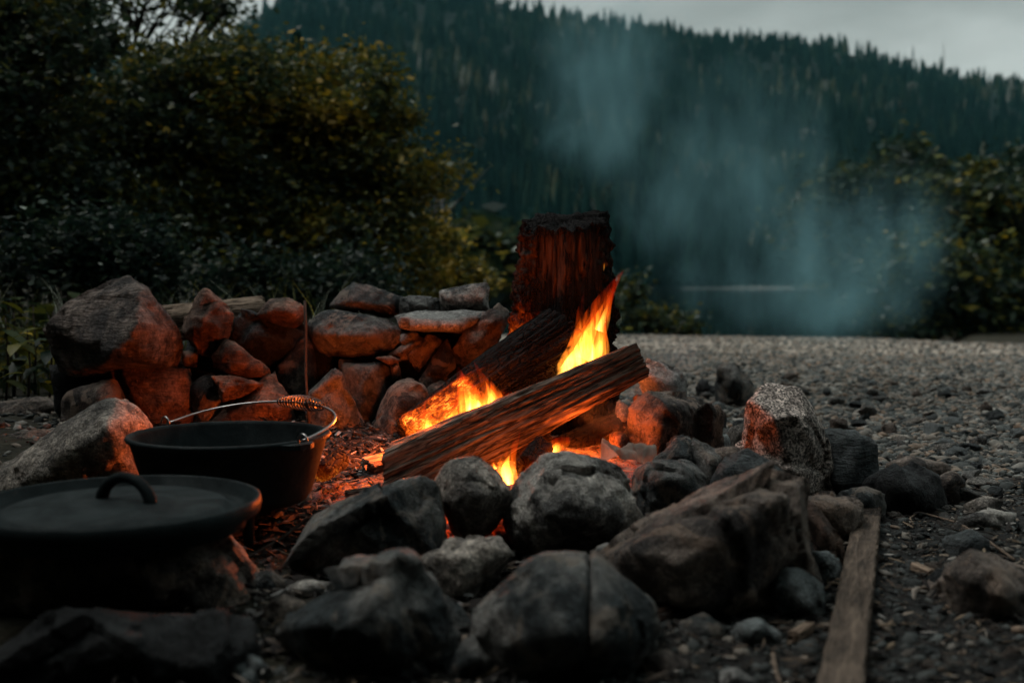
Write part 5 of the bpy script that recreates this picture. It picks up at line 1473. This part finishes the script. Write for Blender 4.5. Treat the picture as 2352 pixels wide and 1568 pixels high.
def litter(name, n, region, seed, lmin, lmax, wr, label, mat, extra=None):
    """thin splinters, needles and bark flakes lying about"""
    rg = np.random.default_rng(seed)
    V, F, T = [], [], []
    k = 0
    while k < n:
        px = rg.uniform(*region[0]); d = rg.uniform(*region[1])
        x = (px - CX) / FPX * d
        if extra is not None and not extra(x, d): k += 0.2; continue
        k += 1
        z = gz(x, d) if False else 0
        L = rg.uniform(lmin, lmax) * (0.4 + rg.beta(1.2, 3)); w = L * rg.uniform(*wr); a = rg.uniform(0, 6.28); el = rg.normal() * 0.25
        u = Vector((math.cos(a) * math.cos(el), math.sin(a) * math.cos(el), math.sin(el))); s = Vector((-math.sin(a), math.cos(a), rg.normal() * 0.3)).normalized()
        h = u.cross(s).normalized()
        c = Vector((x, d, abs(rg.normal()) * .005 + .003)); i0 = len(V)
        bend = rg.normal() * 0.25 * L
        for f, ww in ((-.5, .5), (0, 1.0), (.5, .35)):
            cc = c + u * (L * f) + s * (bend * (0.25 - f * f))
            for sg, hh in ((1, 0), (0, 1), (-1, 0), (0, -1)):
                V.append(cc + s * (w * ww * sg) + h * (w * 0.45 * ww * hh)); T.append(0)
        t = rg.uniform(); T[-12:] = [t] * 12
        for q in range(2):
            for e in range(4): F.append((i0 + 4 * q + e, i0 + 4 * q + (e + 1) % 4, i0 + 4 * q + 4 + (e + 1) % 4, i0 + 4 * q + 4 + e))
        F.append((i0 + 3, i0 + 2, i0 + 1, i0)); F.append((i0 + 8, i0 + 9, i0 + 10, i0 + 11))
    A = np.array([v[:] for v in V]); A[:, 2] += ground_z(A[:, 0], A[:, 1])
    me = mesh(name, A, F, False); tint(me, T)
    return tag(obj(name, me, mat), label, 'litter', kind='stuff')
m = Mat('litter_mix')
at = m.n('Attribute', attribute_name='tint')
m.surf(m.ramp(at.outputs['Fac'], [(0.0, (0.012, 0.011, 0.011)), (0.65, (0.03, 0.026, 0.022)), (0.85, (0.08, 0.06, 0.045)), (0.95, (0.20, 0.15, 0.10)), (1.0, (0.34, 0.33, 0.31))]), 0.85, None, 0.2)
M['litter'] = m.m
m = Mat('char_mix')
at = m.n('Attribute', attribute_name='tint')
m.surf(m.ramp(at.outputs['Fac'], [(0.0, (0.006, 0.006, 0.006)), (0.6, (0.03, 0.025, 0.022)), (0.85, (0.09, 0.07, 0.055)), (0.96, (0.20, 0.19, 0.18)), (1.0, (0.4, 0.4, 0.39))]), 0.85, None, 0.25)
M['char'] = m.m
litter('litter', 4200, ((1480, 2550), (.85, 2.3)), 3, .006, .030, (.06, .2), 'wood splinters, needles and bark bits strewn on the dark soil', M['litter'], lambda x, d: not pit(x, d))
litter('charcoal_bits', 5200, ((300, 1500), (1.15, 2.55)), 4, .006, .032, (.10, .4), 'charcoal bits, ash flakes and burnt splinters on the floor of the fire pit', M['char'])
litter('charcoal_bits', 3600, ((600, 980), (1.65, 2.45)), 8, .008, .05, (.05, .22), 'burnt twigs and ash flakes heaped between the pot and the logs', M['char'])
litter('litter', 1500, ((200, 1300), (.9, 1.7)), 6, .008, .045, (.04, .12), 'dead needles and burnt twigs in front of the pot', M['litter'])

# ================================================================== SMOKE
def smoke(name, lo, hi, blobs, dens, label, color=(0.32, 0.67, 0.75), nscale=2.4, stretch=(1, 1, 1)):
    lo, hi = Vector(lo), Vector(hi)
    c = (lo + hi) / 2
    dirs, F = ICO[4]
    V = dirs * np.array([(hi.x - lo.x) / 2, (hi.y - lo.y) / 2, (hi.z - lo.z) / 2])
    m = Mat('wood_smoke')
    tc = m.n('TexCoord').outputs['Object']
    mp = m.n('Mapping'); mp.inputs['Scale'].default_value = stretch; m.l(tc, mp.inputs['Vector'])
    wn_ = m.n('TexNoise', Scale=nscale * 0.8, Detail=3.0); m.l(mp.outputs[0], wn_.inputs['Vector'])
    wv = m.n('VectorMath', operation='SUBTRACT'); m.l(wn_.outputs['Color'], wv.inputs[0]); wv.inputs[1].default_value = (.5, .5, .5)
    ws = m.n('VectorMath', operation='SCALE'); ws.inputs['Scale'].default_value = 0.9 / nscale; m.l(wv.outputs[0], ws.inputs[0])
    wp = m.n('VectorMath', operation='ADD'); m.l(tc, wp.inputs[0]); m.l(ws.outputs[0], wp.inputs[1])
    tot = None
    for bc, br, bs in blobs:
        bc = Vector(bc) - c
        sb = m.n('VectorMath', operation='SUBTRACT'); m.l(wp.outputs[0], sb.inputs[0]); sb.inputs[1].default_value = bc
        dv = m.n('VectorMath', operation='DIVIDE'); m.l(sb.outputs[0], dv.inputs[0]); dv.inputs[1].default_value = br
        ln = m.n('VectorMath', operation='LENGTH'); m.l(dv.outputs[0], ln.inputs[0])
        mr = m.n('MapRange', interpolation_type='SMOOTHSTEP'); m.l(ln.outputs['Value'], mr.inputs['Value'])
        mr.inputs['From Min'].default_value, mr.inputs['From Max'].default_value = 1.0, 0.1
        mr.inputs['To Max'].default_value = bs
        tot = mr.outputs['Result'] if tot is None else m.math('ADD', tot, mr.outputs['Result'])
    nz = m.n('TexNoise', Scale=nscale * 1.7, Detail=4.0, Roughness=0.55, Distortion=0.6); m.l(mp.outputs[0], nz.inputs['Vector'])
    shape = m.ramp(nz.outputs['Fac'], [(0.42, 0.02), (0.56, 0.4), (0.70, 1.3)])
    dn = m.math('MULTIPLY', m.math('MULTIPLY', tot, shape), dens)
    pv = m.n('VolumePrincipled')
    pv.inputs['Color'].default_value = (*color, 1); pv.inputs['Anisotropy'].default_value = 0.0
    m.l(dn, pv.inputs['Density'])
    m.l(pv.outputs[0], m.out.inputs['Volume'])
    m.m.cycles.volume_step_rate = 2.0
    o = obj(name, mesh(name, V, F), m.m, None, c)
    return tag(o, label, 'smoke', kind='stuff')
def B(px, py, d, rx, ry, rd, s): return (tuple(P(px, py, d)), (rx * d / FPX, rd, ry * d / FPX), s)
smoke('smoke', (-.4, 2.5, -.05), (3.6, 6.9, 2.4), [
    B(1960, 600, 4.6, 190, 240, .9, 1.0), B(1890, 715, 4.0, 200, 80, .7, .9), B(1500, 480, 3.6, 160, 130, .5, .9), B(1390, 190, 4.6, 200, 230, .8, .7),
    B(1700, 420, 4.6, 320, 280, .9, .45), B(1780, 650, 4.2, 280, 130, .7, .6), B(1560, 700, 3.4, 220, 130, .5, .5), B(1450, 600, 2.95, 90, 160, .25, .7), B(1420, 340, 3.8, 150, 160, .5, .55), B(1470, 800, 2.75, 100, 110, .2, .7)],
    3.8, 'bluish wood smoke drifting from the fire over the beach', nscale=2.2, stretch=(1.5, 1.2, .75))
smoke('smoke', (.05, 1.95, .0), (.62, 2.75, .36), [B(1500, 890, 2.2, 110, 70, .16, 1.0), B(1400, 960, 2.1, 120, 70, .16, .8), B(1560, 820, 2.35, 100, 70, .2, .8)],
    2.6, 'thin low smoke curling round the pale block beside the fire', (0.75, 0.82, 0.86), 9.0)

# ================================================================== HAZE
def haze():
    lo, hi = Vector((-1260, -1260, -8)), Vector((1260, 1260, 420))
    V = [(x, y, z) for x in (lo.x, hi.x) for y in (lo.y, hi.y) for z in (lo.z, hi.z)]
    F = [(0, 1, 3, 2), (4, 6, 7, 5), (0, 4, 5, 1), (2, 3, 7, 6), (0, 2, 6, 4), (1, 5, 7, 3)]
    m = Mat('valley_haze')
    pv = m.n('VolumePrincipled', Density=0.00008)
    pv.inputs['Color'].default_value = (0.28, 0.78, 0.86, 1)
    m.l(pv.outputs[0], m.out.inputs['Volume'])
    tag(obj('haze', mesh('haze', V, F, False), m.m), 'thin bluish evening haze filling the valley', 'haze', kind='stuff')
haze()
